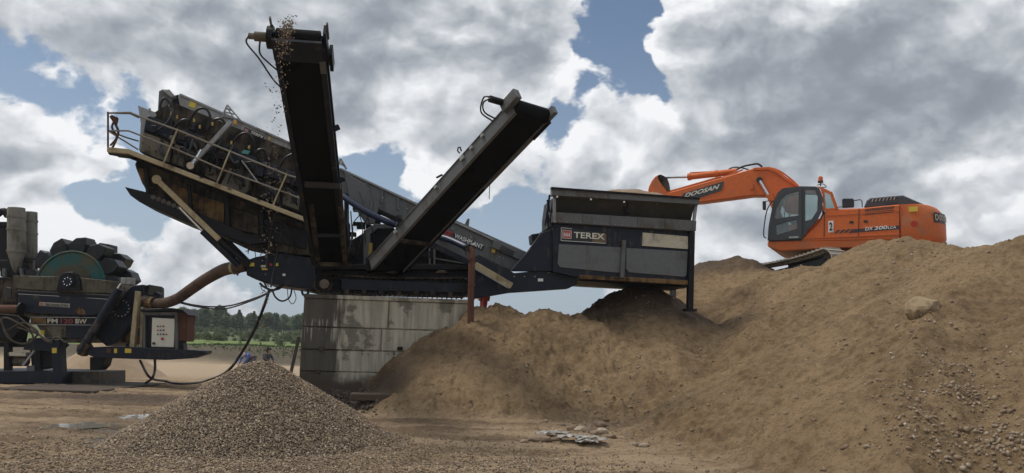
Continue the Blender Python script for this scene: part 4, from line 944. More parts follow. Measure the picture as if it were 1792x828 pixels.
# right one climbs to the right and towards the camera
La, Lb = P(650,470,20.0), P(900,196,16.2)
cvr, d, n, lat, L = conveyor(La, Lb, Vector((.73, .68, 0)).normalized(), .98, .30, GREY)
pl = [La+lat*-.03+n*.33, Lb+lat*-.03+n*.33]
a = Lb-lat*.04+n*.15
MB().box(a+d*.05+n*.10, .16, .24, .50, (lat, n, d)).build('head_bracket', GREY, cvr, bevel=.01)
MB().box(Lb+lat*1.02+d*.05+n*.12, .12, .20, .46, (lat, n, d)).build('head_bracket', GREY, cvr, bevel=.01)
MB().box(Lb+lat*1.00-d*.25-n*.02, .06, .10, .6, (lat, n, d)).build('take_up_block', BLACKM, cvr)
MB().cyl(a-d*.12+n*.2-lat*.05, a-d*.12+n*.2-lat*.40, .075, 12).build('drive_motor', BLACKM, cvr)
hs = MB(); hs.tube(spline([a-d*.1+n*.2-lat*.40, a-d*.28+n*.22-lat*.45, a-d*.48+n*.18-lat*.28, a-d*.45+n*.02-lat*.05], 7), .018, 6); hs.tube(spline([a-d*.1+n*.24-lat*.36, a-d*.24+n*.34-lat*.42, a-d*.55+n*.24-lat*.30, a-d*.55+n*.04-lat*.04], 7), .018, 6); hs.build('motor_hose', HOSE, cvr, smooth=True)
for f, s in ((.83, .05), (.76, .05), (.70, .07), (.52, .05), (.22, .06)):
    p = La+d*(L*f)-lat*.03+n*.2; MB().box(p, .05, s*1.4, s*1.8, (lat, n, d)).build('bracket', GREYL, cvr, bevel=.004)
mb = MB(); p = La+d*(L*.70)-lat*.05+n*.34; mb.tube([p, p+n*.10-d*.03, p+n*.14+d*.03, p+n*.10+d*.08, p+d*.07], .018, 6); mb.build('lifting_eye', BLACKM, cvr)
mb = MB(); p = La+d*(L*.57)+n*.34; mb.bar(p, p+n*.02-d*.15-lat*.05, .05, .03); mb.build('small_lever', BLACKM, cvr)
mb = MB(); p = La+d*(L*.27)-lat*.08+n*.3
mb.tube(spline([p, p+n*.12, p+n*.10-d*.14, p-n*.05-d*.12, p-n*.02], 6), .022, 6); mb.box(p+n*.08+d*.02, .08, .1, .1, (lat, n, d)); mb.build('hose_coupling', BLACKM, cvr)
mb = MB(); p = Lb-d*2.15+lat*.99
for k in range(9): q = p-Vector((0, 0, .045*k)); mb.tube([q, q-Vector((.012 if k % 2 else 0, .012 if not k % 2 else 0, .022)), q-Vector((0, 0, .045))], .009, 5)
mb.build('hanging_chain', BLACKM, cvr)
MB().box(La+lat*.99+d*(L*.3)-n*.03, .05, .05, L*.6, (lat, n, d)).build('lower_flange', BLACKM, cvr)
MB().box(La+lat*.49-n*.05+d*(L*.22), .9, .06, .1, (lat, n, d)).build('belt_cleat', GRIME, cvr)
poly('conveyor_foot', [(640,452),(652,440),(700,455),(700,474),(640,474)], .1, .7, BLACKM)

# ------------------------------------------------------------------ sand heaped in the hopper
mb = MB(); nn = 40; vs = []
SOIL2 = plain('heap_sand', (.24, .17, .11), .95, vary=.5, sc=9)
def heap(name, label, cat, c0, c1, w, hh, mat, zb=0):
    n_, m_ = 46, 22; mb = MB(); gx = np.linspace(0, 1, n_); gy = np.linspace(0, 1, m_); GX, GY = np.meshgrid(gx, gy)
    h = np.sin(GX*np.pi)**.6*np.sin(GY*np.pi)**.6*hh+.05*fbm(GX*4, GY*4, 1.5, 4)
    pts = [Vector(c0).lerp(Vector(c1), x)+LAT*(w*y)+Vector((0, 0, z-.12+zb)) for x, y, z in zip(GX.ravel(), GY.ravel(), h.ravel())]
    mb.add(pts, [(r*n_+c, r*n_+c+1, (r+1)*n_+c+1, (r+1)*n_+c) for r in range(m_-1) for c in range(n_-1)])
    c = (Vector(c0)+Vector(c1))/2
    o = mb.build(name, mat, origin=c); tag(o, label, cat, kind='stuff')
heap('hopper_sand', 'brown sand heaped above the rim of the feed hopper', 'sand', M_(1035,341,.2), M_(1212,350,.2), 2.6, .55, SOIL2)

# ------------------------------------------------------------------ rusty standpipe feeding the plant
sp0 = M_(823, 585, -.55)
pts = [M_(823,600,-.55), M_(824,520,-.55), M_(826,450,-.55), M_(826,440,-.5), M_(821,434,-.45)]
mb = MB().tube(pts, [.085, .085, .085, .08, .078], 14)
for v in (500, 455): mb.tube([M_(825,v,-.55), M_(825,v-2.5,-.55)], .105, 14)
tp = thing('standpipe', 'upright rusty red pipe at the right end of the block wall', 'pipe', (sp0.x, sp0.y, sp0.z))
mb.build('pipe', RUSTP, tp, smooth=True)
mb = MB().tube([M_(816,432,-.42), M_(819,434,-.44)], .12, 12); mb.build('clamp', BLK, tp)
MB().bar(M_(817,431,-.5), M_(815,447,-.5), .04, .04).build('clamp_lever', BLK, tp)

# plank leaning at the wall's left end
a = hit(505, 645, 15, 30); b_ = P(523, 590, 19.9); a = P(503, 646, 19.3)
a.z = min(a.z, 99); foot = Vector((a.x, a.y, Hs(a.x, a.y)-.02))
mb = MB(); mb.bar(foot, b_, .07, .04); o = mb.build('plank', paint('dark_plank', (.06, .04, .028), amt=.3), origin=foot); tag(o, 'brown plank leaning against the left end of the block wall', 'plank')

# falling gravel
top = P(507, 44, 12.9); pts = []; szs = []
end = Vector((PILE_C.x, PILE_C.y-.0, PILE_C.z))
v0 = .75; T = math.sqrt(2*(top.z-end.z)/9.8)
for k in range(900):
    f = random.random()**1.25; t = T*f
    if f > .30 and random.random() < .5: continue
    c = Vector((top.x+(end.x-top.x)*f, top.y+(end.y-top.y)*f-.25*math.sin(math.pi*f), top.z-4.9*t*t))
    s = .05+.10*f*(1-f)
    pts.append((c.x+random.gauss(0, s), c.y+random.gauss(0, s), c.z+random.gauss(0, .08))); szs.append(random.uniform(.006, .019))
o = lumps('falling_gravel', np.array(pts), np.array(szs), GRAV); tag(o, 'loose stream of gravel dropping from the tall conveyor head', 'falling gravel', kind='stuff')

# ------------------------------------------------------------------ the orange digger
EH = R(27); EO = P(1480, 400, 25.6)
EA = Vector((-math.cos(EH), math.sin(EH), 0)); EL = Vector((math.sin(EH), math.cos(EH), 0)); UZ = Vector((0, 0, 1))
def E_(u, v, off=0.0):
    d = ray(u, v); t = ((EO-CAM).dot(EL)+off)/d.dot(EL); return CAM+d*t
e0 = E_(1440, 470, 1.4)
EX = thing('excavator', 'orange crawler excavator on top of the heap with its boom reaching behind the hopper', 'excavator', (e0.x, e0.y, e0.z-.4))
def ep(name, pts, off, thick, mat, parent=EX, bevel=.02, smooth=False):
    return MB().prism([E_(u, v, off) for u, v in pts], EL*thick).build(name, mat, parent, bevel=bevel, smooth=smooth)
def erect(name, u0, v0, u1, v1, off, th, mat, parent, bevel=0): return ep(name, [(u0,v0),(u1,v0),(u1,v1),(u0,v1)], off, th, mat, parent, bevel)
# superstructure
hb = ep('body', [(1402,419),(1406,416),(1431,391),(1442,374),(1446,366.5),(1504,364.5),(1576,357.5),(1576,420),(1402,423)], 0, 2.8, ORANGE, bevel=.035)
ep('floor_frame', [(1343,422),(1576,418),(1640,424),(1630,432),(1450,434),(1366,439.5),(1352,436),(1343,431)], .02, 2.75, ORANGED, bevel=.03)
ep('front_deck', [(1420,420),(1400,395),(1400,420)], 1.2, 1.6, ORANGE)
ep('side_box', [(1372,395),(1446,380),(1446,420),(1372,420)], 1.75, 1.05, ORANGE)
# counterweight: rounded in plan
W_ = 2.8; c0 = E_(1576, 390, 0); prof = [(0, .0), (.45, .0), (.80, .10), (1.08, .34), (1.24, .75), (1.30, 1.4), (1.24, 2.05), (1.08, 2.46), (.80, 2.70), (.45, 2.8), (0, 2.8)]
zt = E_(1576, 357.5).z; zb = E_(1576, 427).z
ring = lambda z, s, sh: [Vector((c0.x, c0.y, z))-EA*(a*s+sh)+EL*(1.4+(b-1.4)*(1 if s == 1 else .97)) for a, b in prof]
mb = MB(); lv = [(zt+.0, .72), (zt-.06, .84), (zt-.24, .96), (zt-.5, 1.0), (zt-1.0, 1.0), (zb+.12, .96), (zb, .86)]
n = len(prof); rs = [ring(z, s, 0) for z, s in lv]; mb.add(sum(rs, []), [(i*n+k, i*n+k+1, (i+1)*n+k+1, (i+1)*n+k) for i in range(len(lv)-1) for k in range(n-1)]+[tuple(range(n)), tuple(range((len(lv)-1)*n, len(lv)*n))]+[((i)*n, (i+1)*n, (i+1)*n+n-1, i*n+n-1) for i in range(len(lv)-1)])
cw = mb.build('counterweight', ORANGED, EX, smooth=True)
# seams, stripe, louvres, number plate, lettering
for a, b_ in (((1443,371),(1442,418)), ((1503.5,365),(1502,415)), ((1574.5,358),(1574,417))):
    MB().bar(E_(*a, -.004), E_(*b_, -.004), .02, .02).build('panel_seam', BLK, hb)
MB().bar(E_(1406,417.5,-.012), E_(1575,410.5,-.012), .035, .03).build('panel_seam', ORANGED, hb)
MB().bar(E_(1444,378,-.008), E_(1574,369.5,-.008), .012, .02).build('panel_seam', ORANGED, hb)
for r_ in range(2):
    for k in range(17):
        u = 1513.5+k*3.0; v = 365.2-k*.30+r_*6.6
        ep('louvre', [(u+1.6,v),(u+3.3,v-.1),(u+1.5,v+5.0),(u-.2,v+5.1)], -.006, .03, BLK, hb, 0)
MAR = plain('dark_stripe', (.045, .022, .025), .4)
ep('stripe', [(1491,401.5),(1573,394.5),(1573,401),(1485,408)], -.008, .02, MAR, hb, 0)
for k in range(3):
    u = 1462+k*8.5; ep('stripe', [(u+4.2,402.6-k*.6),(u+9.5,402.1-k*.6),(u+2.6,408.2-k*.5),(u-2.8,408.7-k*.5)], -.008, .02, MAR, hb, 0)
lettering('lettering', 'DX', E_(1514,403.6,-.012), E_(1527.5,402.4,-.012), E_(1514.3,397.8,-.012), WHITEP, hb, shear=.1, fat=.02)
lettering('lettering', '300', E_(1530,402.8,-.012), E_(1553,400.9,-.012), E_(1530.2,396.4,-.012), WHITEP, hb, shear=.1, fat=.02)
lettering('lettering', 'LCA', E_(1554,400.9,-.012), E_(1568.5,399.8,-.012), E_(1554.2,396.4,-.012), WHITEP, hb, fat=.02)
npl = ep('number_plate', [(1449.5,387),(1458.5,386),(1458.5,406),(1449.5,407)], -.012, .02, WHITEP, hb, 0)
lettering('number', '2', E_(1451.2,404.0,-.016), E_(1456.8,403.4,-.016), E_(1451.2,389.4,-.016), BLK, npl, fat=.03)
for u, v in ((1490,389), (1515,387.5)):
    erect('door_latch', u-3.5, v-2, u+3.5, v+2.2, -.012, .03, BLK, hb)
erect('yellow_label', 1594, 361.5, 1607, 371.5, -.02, .03, YEL, cw) if False else None
lp = E_(1600,366,.10)
MB().box(E_(1598,366,-.004), .26, .02, .16, (EA, EL, UZ)).build('yellow_label', YEL, cw)
MB().cyl(E_(1600,392,-.02), E_(1600,392,.02), .10, 16).build('round_cap', plain('reddish_cap', (.5,.05,.02)), cw)
# name on the rounded rear corner
def cwp(t, z):                                   # point on the counterweight's outline, t in metres along it
    acc = 0
    for (a0, b0), (a1, b1) in zip(prof[:-1], prof[1:]):
        L = math.hypot(a1-a0, b1-b0)
        if acc+L >= t:
            f = (t-acc)/L; a = a0+(a1-a0)*f; b = b0+(b1-b0)*f
            nx = Vector((b1-b0, a1-a0)).normalized(); return Vector((c0.x, c0.y, z))-EA*(a+.012*0)+EL*b+(-EA*(b1-b0)-EL*(a1-a0)).normalized()*.012
        acc += L
mb = MB(); zc = zt-.42; N = 12; tt = [.98+.95*k/N for k in range(N+1)]
va = [cwp(t, zc-.17) for t in tt]; vb = [cwp(t, zc+.15) for t in tt]
mb.add(va+vb, [(k, k+1, N+2+k, N+1+k) for k in range(N)]); mb.build('name_band', MAR, cw)
def cwo(t, z, o): c = cwp(t, z); e = (cwp(t+.05, z)-cwp(t-.05, z)).normalized(); nn = Vector((e.y, -e.x, 0)); nn = nn if nn.dot(c-(Vector((c0.x, c0.y, z))+EL*1.4)) > 0 else -nn; return c+nn*o
for k, ch_ in enumerate('DOOSAN'):
    t = 1.02+k*.15; lettering('lettering', ch_, cwo(t, zc-.10, .02), cwo(t+.12, zc-.10, .02), cwo(t, zc+.09, .02), PALE, cw, fat=.02)
# engine cowl
cl = ep('engine_cowl', [(1512,361.5),(1517,350),(1522,346.5),(1580,341.5),(1618,358),(1618,362),(1512,364)], .5, 1.7, CHAR, bevel=.04)
for k in range(14): ep('cowl_slot', [(1527+k*3.2,348.6-k*.3),(1528.7+k*3.2,348.4-k*.3),(1526.5+k*3.2,353-k*.3),(1525+k*3.2,353.2-k*.3)], .49, .02, BLK if k % 2 else PALE, cl, 0)
for k in range(7): ep('cowl_slot', [(1551+k*3.2,354),(1552.7+k*3.2,353.8),(1551+k*3.2,358),(1549.5+k*3.2,358.2)], .49, .02, BLK, cl, 0)
mr = ep('mirror', [(1473.5,348.5),(1476,347.2),(1492,347.2),(1494.5,349),(1494.5,362.5),(1474,363.5)], .05, .12, BLK, EX, .02)
MB().tube([E_(1495,351,.1), E_(1505,349.5,.1), E_(1508.5,352,.1), E_(1509,363,.1)], .018, 6).build('grab_rail', BLK, EX, smooth=True)
MB().tube(spline([E_(1467,363,.1), E_(1471,362,.1), E_(1476,363,.1)], 4), .015, 6).build('mirror_arm', BLK, mr)
# cab
cout = [(1343,421),(1345,395),(1353,354),(1361,337),(1370,329.5),(1401,326),(1428,326.5),(1434,330),(1439.5,345),(1439,367),(1429,387),(1414,403),(1403,418)]
wA = [(1354.5,381),(1359,364),(1367,348),(1375,340),(1397.5,334),(1397,377),(1358.5,383)]
wB = [(1357,393.5),(1395,383),(1395,400),(1359,411.5)]
wC = [(1409,332.5),(1425,332),(1431,345),(1430,369),(1420,384),(1409,387)]
E3 = lambda pts, off: [E_(u, v, off) for u, v in pts]
cab = MB().holes(E3(cout, -.05), [E3(wA, -.05), E3(wB, -.05), E3(wC, -.05)], EL*.07).build('cab', CHAR, EX)
for w_ in (wA, wB, wC): MB().prism(E3(w_, -.01), EL*.01).build('window', GLASS, cab)
# far side, roof, floor, rear with its own window
co2 = [E_(u, v, -.05)+EL*1.0 for u, v in cout]
cc_ = sum(co2, Vector())/len(co2)
MB().holes(co2, [[cc_+(p-cc_)*.86 for p in co2]], EL*.04).build('far_side', CHAR, cab)
roof = [(1361,337),(1370,329.5),(1401,326),(1428,326.5),(1434,330)]
mb = MB()
for a, b_ in zip(roof[:-1], roof[1:]):
    A, B = E_(*a, .0), E_(*b_, .0); mb.hexa([A, B, B+EL*.97, A+EL*.97], [A-UZ*.05, B-UZ*.05, B+EL*.97-UZ*.05, A+EL*.97-UZ*.05])
mb.build('roof', ORANGE, cab, bevel=.01)
mb = MB(); A, B = E_(1345,420,.02), E_(1408,418,.02); mb.hexa([A, B, B+EL*.95, A+EL*.95], [A-UZ*.05, B-UZ*.05, B+EL*.95-UZ*.05, A+EL*.95-UZ*.05]); mb.build('cab_floor', CHAR, cab)
rb, rt_ = E_(1441,367,.0), E_(1434,330,.0)
o0 = [rb, rb+EL*.95, rt_+EL*.95, rt_]; inr = lambda q, s, t: (q[0]*(1-s)+q[1]*s)*(1-t)+(q[3]*(1-s)+q[2]*s)*t
h0 = [inr(o0, .12, .08), inr(o0, .88, .08), inr(o0, .88, .84), inr(o0, .12, .84)]
MB().holes(o0, [h0], EA*.05).build('rear_wall', ORANGE, cab); MB().prism(h0, EA*.01).build('rear_window', GLASS, cab)
# orange shell behind the dark door frame
ep('cab_shell', [(1428,326.3),(1436,328),(1452,335),(1466,366),(1444,368.5),(1441.5,346),(1436.5,331)], .0, .06, ORANGE, cab, .01) if False else None
sh = MB().holes(E3([(1429,326),(1438,327.5),(1455,336),(1466,366),(1440,369),(1441,345),(1436,331)], -.0), [E3([(1443,336),(1452,340),(1460.5,364),(1444,365)], -.0)], EL*.05).build('cab_shell', ORANGE, cab)
MB().prism(E3([(1443,336),(1452,340),(1460.5,364),(1444,365)], .02), EL*.01).build('window', GLASS, cab)
MB().bar(E_(1455,336,.03), E_(1466,366,.03), .06, .05).build('shell_edge', ORANGE, cab)
mb = MB(); A, B = E_(1344.5,400,.0), E_(1360,339,.0); mb.hexa([A, A+EL*.95, B+EL*.95, B], [A-EA*.01, A+EL*.95-EA*.01, B+EL*.95-EA*.01, B-EA*.01]); mb.build('windscreen', GLASS, cab)
MB().bar(E_(1403.5,330,-.06), E_(1404,417,-.06), .03, .02).build('door_edge', BLK, cab)
MB().bar(E_(1379,338,.4), E_(1372,382,.4), .03, .03).build('wiper', BLK, cab)
st = MB(); st.box(E_(1396,388,.45), .5, .5, .14, (EA, EL, UZ)); st.build('seat', BLK, cab, bevel=.04)
MB().box(E_(1403,368,.45), .14, .5, .85, (EA, EL, UZ)).build('seat_back', BLK, cab, bevel=.05)
MB().box(E_(1370,402,.35), .35, .3, .5, (EA, EL, UZ)).build('control_console', BLK, cab, bevel=.03)
MB().bar(E_(1382,374,.25), E_(1380,390,.25), .04, .04).build('joystick', PALE, cab)
lettering('lettering', 'DOOSAN', E_(1381,417,-.06), E_(1397,416,-.06), E_(1381,414.3,-.06), WHITEP, cab, fat=.02)
MB().tube(spline([E_(1352,352,-.05), E_(1343,366,-.12), E_(1338,390,-.12), E_(1336.5,412,-.12), E_(1341,417,-.05)], 5), .02, 6).build('grab_rail', BLK, cab, smooth=True)
mr = MB(); mr.box(E_(1337.5,360,-.2), .10, .14, .30, (EA, EL, UZ)); mr.build('mirror', BLK, cab, bevel=.02)
MB().tube([E_(1354,352,-.05), E_(1345,351.5,-.18), E_(1338,353,-.2)], .015, 6).build('mirror_arm', BLK, cab)
bc = MB().cyl(E_(1436,326,.5), E_(1436,319,.5), .02, 8).build('beacon_post', BLK, cab)
MB().tube([E_(1436,319.5,.5), E_(1436,317,.5), E_(1436,310,.5), E_(1436,308,.5)], [.07, .085, .07, .02], 14).build('beacon_lamp', plain('amber_lens', (.55, .13, .03), .3), bc, smooth=True)
mb = MB(); mb.box(E_(1436,318.5,.5), .16, .16, .05, (EA, EL, UZ)); mb.build('beacon_base', BLK, bc)
MB().tube(spline([E_(1430,324,.4), E_(1440,322,.4), E_(1446,327,.4), E_(1438,328,.4)], 5), .015, 6).build('cable', BLK, cab)
# boom
BO = 1.15
bm_ = ep('boom', [(1163,347),(1168,337),(1262,311),(1318,294.5),(1343,293),(1360,299),(1372,309),(1398,327),(1398,372),(1376,372),(1366,356),(1352,346),(1338,342.5),(1316,342.5),(1226,354.5),(1180,357),(1165,355)], BO, .48, ORANGE, bevel=.035)
ep('boom_rim', [(1318,293.5),(1345,292),(1362,298),(1374,308),(1400,326.5),(1399,330),(1371,312.5),(1359,302.5),(1343,297),(1319,298)], BO-.05, .58, ORANGE, bm_, .01)
bd = ep('name_band', [(1191,346),(1196,338.5),(1266,317.5),(1266,321.5),(1262,333.5),(1226,345.5)], BO-.02, .03, CHAR, bm_, 0)
lettering('lettering', 'DOOSAN', E_(1197.5,346.4,BO-.03), E_(1258,330.4,BO-.03), E_(1199,338.6,BO-.03), CREAM, bd, shear=.25, fat=.025)
for a, b_, r_ in (((1168,336),(1262,309),.03), ((1172,336),(1290,303),.022), ((1268,310),(1300,297),.03)):
    MB().cyl(E_(*a, BO+.1), E_(*b_, BO+.1), r_, 8).build('steel_pipe', ORANGED, bm_, smooth=True)
MB().tube(spline([E_(1289,297,BO+.2), E_(1300,291.5,BO+.2), E_(1316,288,BO+.2), E_(1326,287,BO+.2), E_(1334,292,BO+.2)], 6), .035, 8).build('hose', HOSE, bm_, smooth=True)
MB().tube(spline([E_(1270,301,BO+.3), E_(1280,294,BO+.3), E_(1294,293,BO+.3), E_(1310,297,BO+.3)], 6), .025, 8).build('hose', HOSE, bm_, smooth=True)
MB().tube(spline([E_(1345,293,BO+.05), E_(1362,298,BO+.05), E_(1380,310,BO+.05), E_(1397,325,BO+.05)], 6), .028, 8).build('steel_pipe', ORANGED, bm_, smooth=True)
ac = MB().cyl(E_(1204,310,BO+.24), E_(1290,300,BO+.24), .115, 16).build('arm_ram', ORANGE, EX, smooth=True)
MB().cyl(E_(1162,310.5,BO+.24), E_(1206,309.5,BO+.24), .05, 12).build('ram_rod', CHROME, ac, smooth=True)
for u, v in ((1206,309.7), (1254,304.5)): MB().cyl(E_(u-2,v,BO+.24), E_(u+3,v-.4,BO+.24), .14, 16).build('ram_collar', ORANGE, ac)
MB().cyl(E_(1208,302.5,BO+.24), E_(1289,294+4,BO+.24), .025, 8).build('ram_pipe', ORANGED, ac)
MB().cyl(E_(1329,315,BO-.12), E_(1329,315,BO+.6), .11, 16).build('pin_boss', CHAR, bm_)
ep('pin_lug', [(1311,325),(1318,322),(1318,331),(1313,331)], BO-.05, .06, ORANGED, bm_, 0)
bc_ = MB().cyl(E_(1346,341,BO-.2), E_(1366,385,BO-.2), .11, 14).build('boom_ram', ORANGE, EX, smooth=True)
MB().cyl(E_(1330,317,BO-.2), E_(1350,351,BO-.2), .055, 12).build('ram_rod', CHROME, bc_, smooth=True)
bk = MB().cyl(E_(1346,341,BO+.65), E_(1366,385,BO+.65), .11, 14).build('boom_ram', ORANGE, EX, smooth=True)
MB().cyl(E_(1330,317,BO+.65), E_(1350,351,BO+.65), .055, 12).build('ram_rod', CHROME, bk, smooth=True)
arm = ep('arm', [(1133,338),(1135,327),(1140,317),(1146,309),(1153,305.5),(1161,307),(1164,316),(1167,333),(1172,352),(1168,385),(1158,440),(1146,440),(1140,385)], BO+.02, .42, ORANGE, bevel=.03)
ep('dark_boss', [(1150,307),(1156,305.3),(1162,308),(1165.5,318),(1168,334),(1160,326),(1152,314)], BO-.005, .47, GRIME, arm, .01)
# bucket, hanging behind the hopper
bu = MB(); arc = [(1160,440),(1136,448),(1122,462),(1120,480),(1132,494),(1150,498),(1168,494)]
inner = [(1168,489),(1150,492),(1135,488),(1126,478),(1128,464),(1139,453),(1160,446)]
bu.prism([E_(u, v, BO-.3) for u, v in arc+inner], EL*1.1); bkt = bu.build('bucket', ORANGED, EX)
for o_ in (-.34, .8): MB().prism([E_(u, v, BO+o_) for u, v in arc], EL*.04).build('bucket_side', ORANGED, bkt)
for k in range(5): MB().prism([E_(u, v, BO-.28+k*.25) for u, v in ((1166,488),(1180,491),(1166,495))], EL*.1).build('tooth', BLACKM, bkt)
# undercarriage, tilted with the slope it stands on
TA, TB = P(1450, 432, 24.8), P(1330, 463, 27.9); tx = (TB-TA).normalized(); tl = tx.cross(UZ).normalized(); tl = tl if tl.y > 0 or tl.x > 0 else -tl
tn_ = tx.cross(tl).normalized(); tn_ = tn_ if tn_.z > 0 else -tn_
def dtrack(o):
    r = .40; L = (TB-TA).length-.1; A = TA-tn_*(r+.02)+tl*o+tx*.25; B = A+tx*(L-.2); L = (B-A).length; per = 2*L+2*math.pi*r; n = int(per/.19); mb = MB()
    for k in range(n):
        s = k*per/n
        if s < L: p = A+tx*s+tn_*(r-.06*math.sin(math.pi*s/L)); q = tn_; t = tx
        elif s < L+math.pi*r: a = (s-L)/r; q = tn_*math.cos(a)+tx*math.sin(a); p = B+q*r; t = tx*math.cos(a)-tn_*math.sin(a)
        elif s < 2*L+math.pi*r: p = B-tx*(s-L-math.pi*r)-tn_*r; q = -tn_; t = -tx
        else: a = (s-2*L-math.pi*r)/r; q = -(tn_*math.cos(a)+tx*math.sin(a)); p = A+q*r; t = -tx*math.cos(a)+tn_*math.sin(a)
        mb.box(p+tl*.3, .175, .62, .035, (t, tl, q)); mb.box(p+tl*.3+q*.03+t*.06, .025, .62, .05, (t, tl, q)); mb.box(p+tl*.3-q*.05, .15, .2, .09, (t, tl, q))
    tr = mb.build('crawler_track', paint('worn_track_steel', (.38, .35, .30), dirt=(.20,.15,.10), amt=.35, rough=.55), EX)
    MB().hexa([A-tn_*.2+tl*.1, B-tn_*.2+tl*.1, B-tn_*.2+tl*.5, A-tn_*.2+tl*.5], [A+tn_*.12+tl*.1, B+tn_*.1+tl*.1, B+tn_*.1+tl*.5, A+tn_*.12+tl*.5]).build('track_frame', BLACKM, tr)
    for c_ in (A, B): MB().cyl(c_+tl*.15, c_+tl*.45, r-.10, 20).build('idler_wheel', GRIME, tr, smooth=True)
dtrack(-.05); dtrack(1.9)
mid = (TA+TB)/2+tl*1.2-tn_*.2; MB().box(mid, 1.6, 1.5, .4, (tx, tl, tn_)).build('undercarriage', BLACKM, EX, bevel=.03)
MB().cyl(E_(1455,438,1.4)-UZ*.35, E_(1455,430,1.4), .65, 24).build('slew_ring', BLACKM, EX)

# ------------------------------------------------------------------ bucket-wheel sand dewatering machine
DY = 25.0
def D_(u, v, dy=0.0): return P(u, v, DY+dy)
YV = Vector((0, 1, 0))
d0 = D_(90, 672, 1.2)
DW = thing('sand_dewatering_machine', 'navy sand dewatering machine with a big green bucket wheel at the left edge', 'sand washer', (d0.x, d0.y, 0.0))
def dp(name, pts, dy, th, mat, parent=DW, bevel=.012, smooth=False): return MB().prism([D_(u, v, dy) for u, v in pts], YV*th).build(name, mat, parent, bevel=bevel, smooth=smooth)
# tank
tk = dp('tank', [(20,486),(212,498),(212,516),(205,534),(160,552),(152,590),(134,600),(94,600),(78,590),(58,560),(34,548),(26,516)], .25, 2.6, GRIMEL)
dp('upper_plate', [(22,482),(100,484),(140,486),(210,493),(210,514),(140,512),(98,510),(26,505)], .12, .1, paint('olive_plate', (.105, .095, .065), dirt=(.05,.04,.03), amt=.6), tk)
dp('navy_beam', [(31,514),(152,521),(200,524),(192,548),(150,553),(33,547)], .02, .16, NAVY, tk)
dp('beam_edge', [(29,508),(205,517),(205,524),(29,515)], .06, .1, BLACKM, tk)
dp('mud_patch', [(131,545),(133,538),(140,537),(148,544),(149,550),(138,550)], .005, .02, MUDTAN, tk, 0)
lb = dp('small_name_label', [(69,528.5),(122,531.5),(121.5,538.5),(68.5,535)], .0, .02, paint('worn_silver', (.35,.33,.28), amt=.3), tk, 0)
lettering('lettering', 'TEREX WASHING SYSTEMS', D_(79,535.2,-.006), D_(119,537.4,-.006), D_(79.2,530.8,-.006), BLK, lb)
dp('orange_square', [(70,529.5),(75.5,529.8),(75.3,535),(70,534.6)], -.005, .01, plain('faded_orange', (.35,.13,.06)), lb, 0)
nb = dp('name_band', [(53,555),(170,556),(170,568.5),(53,567.5)], .06, .2, BLACKM, tk, 0)
dp('band_end', [(53,555),(80,555.3),(80,567.8),(53,567.5)], .05, .02, MUDTAN, nb, 0)
mb = MB(); mb.bar(D_(53,555,.04), D_(170,556,.04), .02, .02); mb.build('band_trim', GREYL, nb); MB().bar(D_(53,568,.04), D_(170,569,.04), .02, .02).build('band_trim', GREYL, nb)
lettering('lettering', 'FM', D_(83,565.6,.05), D_(101,565.9,.05), D_(83,557.6,.05), PALE, nb, fat=.03)
lettering('lettering', '120', D_(106,566,.05), D_(128,566.3,.05), D_(106,557.8,.05), plain('dull_red_letters', (.22,.03,.03)), nb, fat=.03)
lettering('lettering', 'BW', D_(132,566.3,.05), D_(152,566.6,.05), D_(132,558,.05), PALE, nb, fat=.03)
dp('lower_hopper', [(76,568),(166,569),(157,590),(134,592),(92,591)], .12, .2, GRIMEL, tk)
dp('lower_hopper', [(115,569),(166,569),(157,590),(134,592),(115,591)], .10, .02, NAVYD, tk, 0)
dp('yellow_label', [(71,578),(77,578),(77,586),(71,586)], .05, .02, YEL, tk, 0)
# wheel (its axle runs away from the camera)
WC = D_(123, 500, .45); wr = D_(185, 500, .45).x-WC.x; WD = 1.55
wh = MB().cyl(WC, WC+YV*WD, wr, 64).build('bucket_wheel', TEAL, DW, smooth=True)
MB().cyl(WC-YV*.03, WC+YV*.01, wr*.60, 48).build('wheel_disc', paint('olive_disc', (.07, .075, .05), dirt=(.09,.065,.04), amt=.6), wh, smooth=True)
mb = MB(); N = 72
for k in range(N):
    pass
mb.tube([WC+Vector((math.cos(2*math.pi*k/64)*(wr-.03), -.02, math.sin(2*math.pi*k/64)*(wr-.03))) for k in range(65)], .035, 6, cap=False); mb.build('wheel_rim', TEAL, wh, smooth=True)
BKM = paint('black_bucket', (.012, .012, .014), dirt=(.05, .042, .035), amt=.25, rough=.38)
NB = 13
for row in range(2):
    for k in range(NB):
        a = 2*math.pi*(k+.5*row)/NB+.09
        if math.sin(a) < -.35: continue
        er = Vector((math.cos(a), 0, math.sin(a))); et = Vector((-math.sin(a), 0, math.cos(a))); y0 = row*.80
        def q(rr, tt, yy): return WC+er*(wr+rr)+et*tt+YV*(y0+yy)
        b0 = [q(-.08, -.24, .02), q(-.08, .20, .02), q(-.08, .20, .76), q(-.08, -.24, .76)]
        b1 = [q(.22, -.31, .04), q(.22, .25, .04), q(.22, .25, .72), q(.22, -.31, .72)]
        b2 = [q(.46, -.24, .08), q(.42, .06, .08), q(.42, .06, .68), q(.46, -.24, .68)]
        mb = MB(); mb.add(b0+b1+b2, [(0,1,2,3), (8,11,10,9)]+[(i+4*j, (i+1) % 4+4*j, (i+1) % 4+4+4*j, i+4+4*j) for j in range(2) for i in range(4)])
        mb.build('bucket', BKM, wh, bevel=.02)
hub = dp('bearing_mount', [(98,508),(104,484),(110,478),(118,476),(128,476),(134,480),(138,488),(141,508)], .0, .14, BLACKM)
HC = D_(120, 493, -.02); MB().cyl(HC-YV*.05, HC+YV*.02, .17, 20).build('hub_cap', NAVYD, hub)
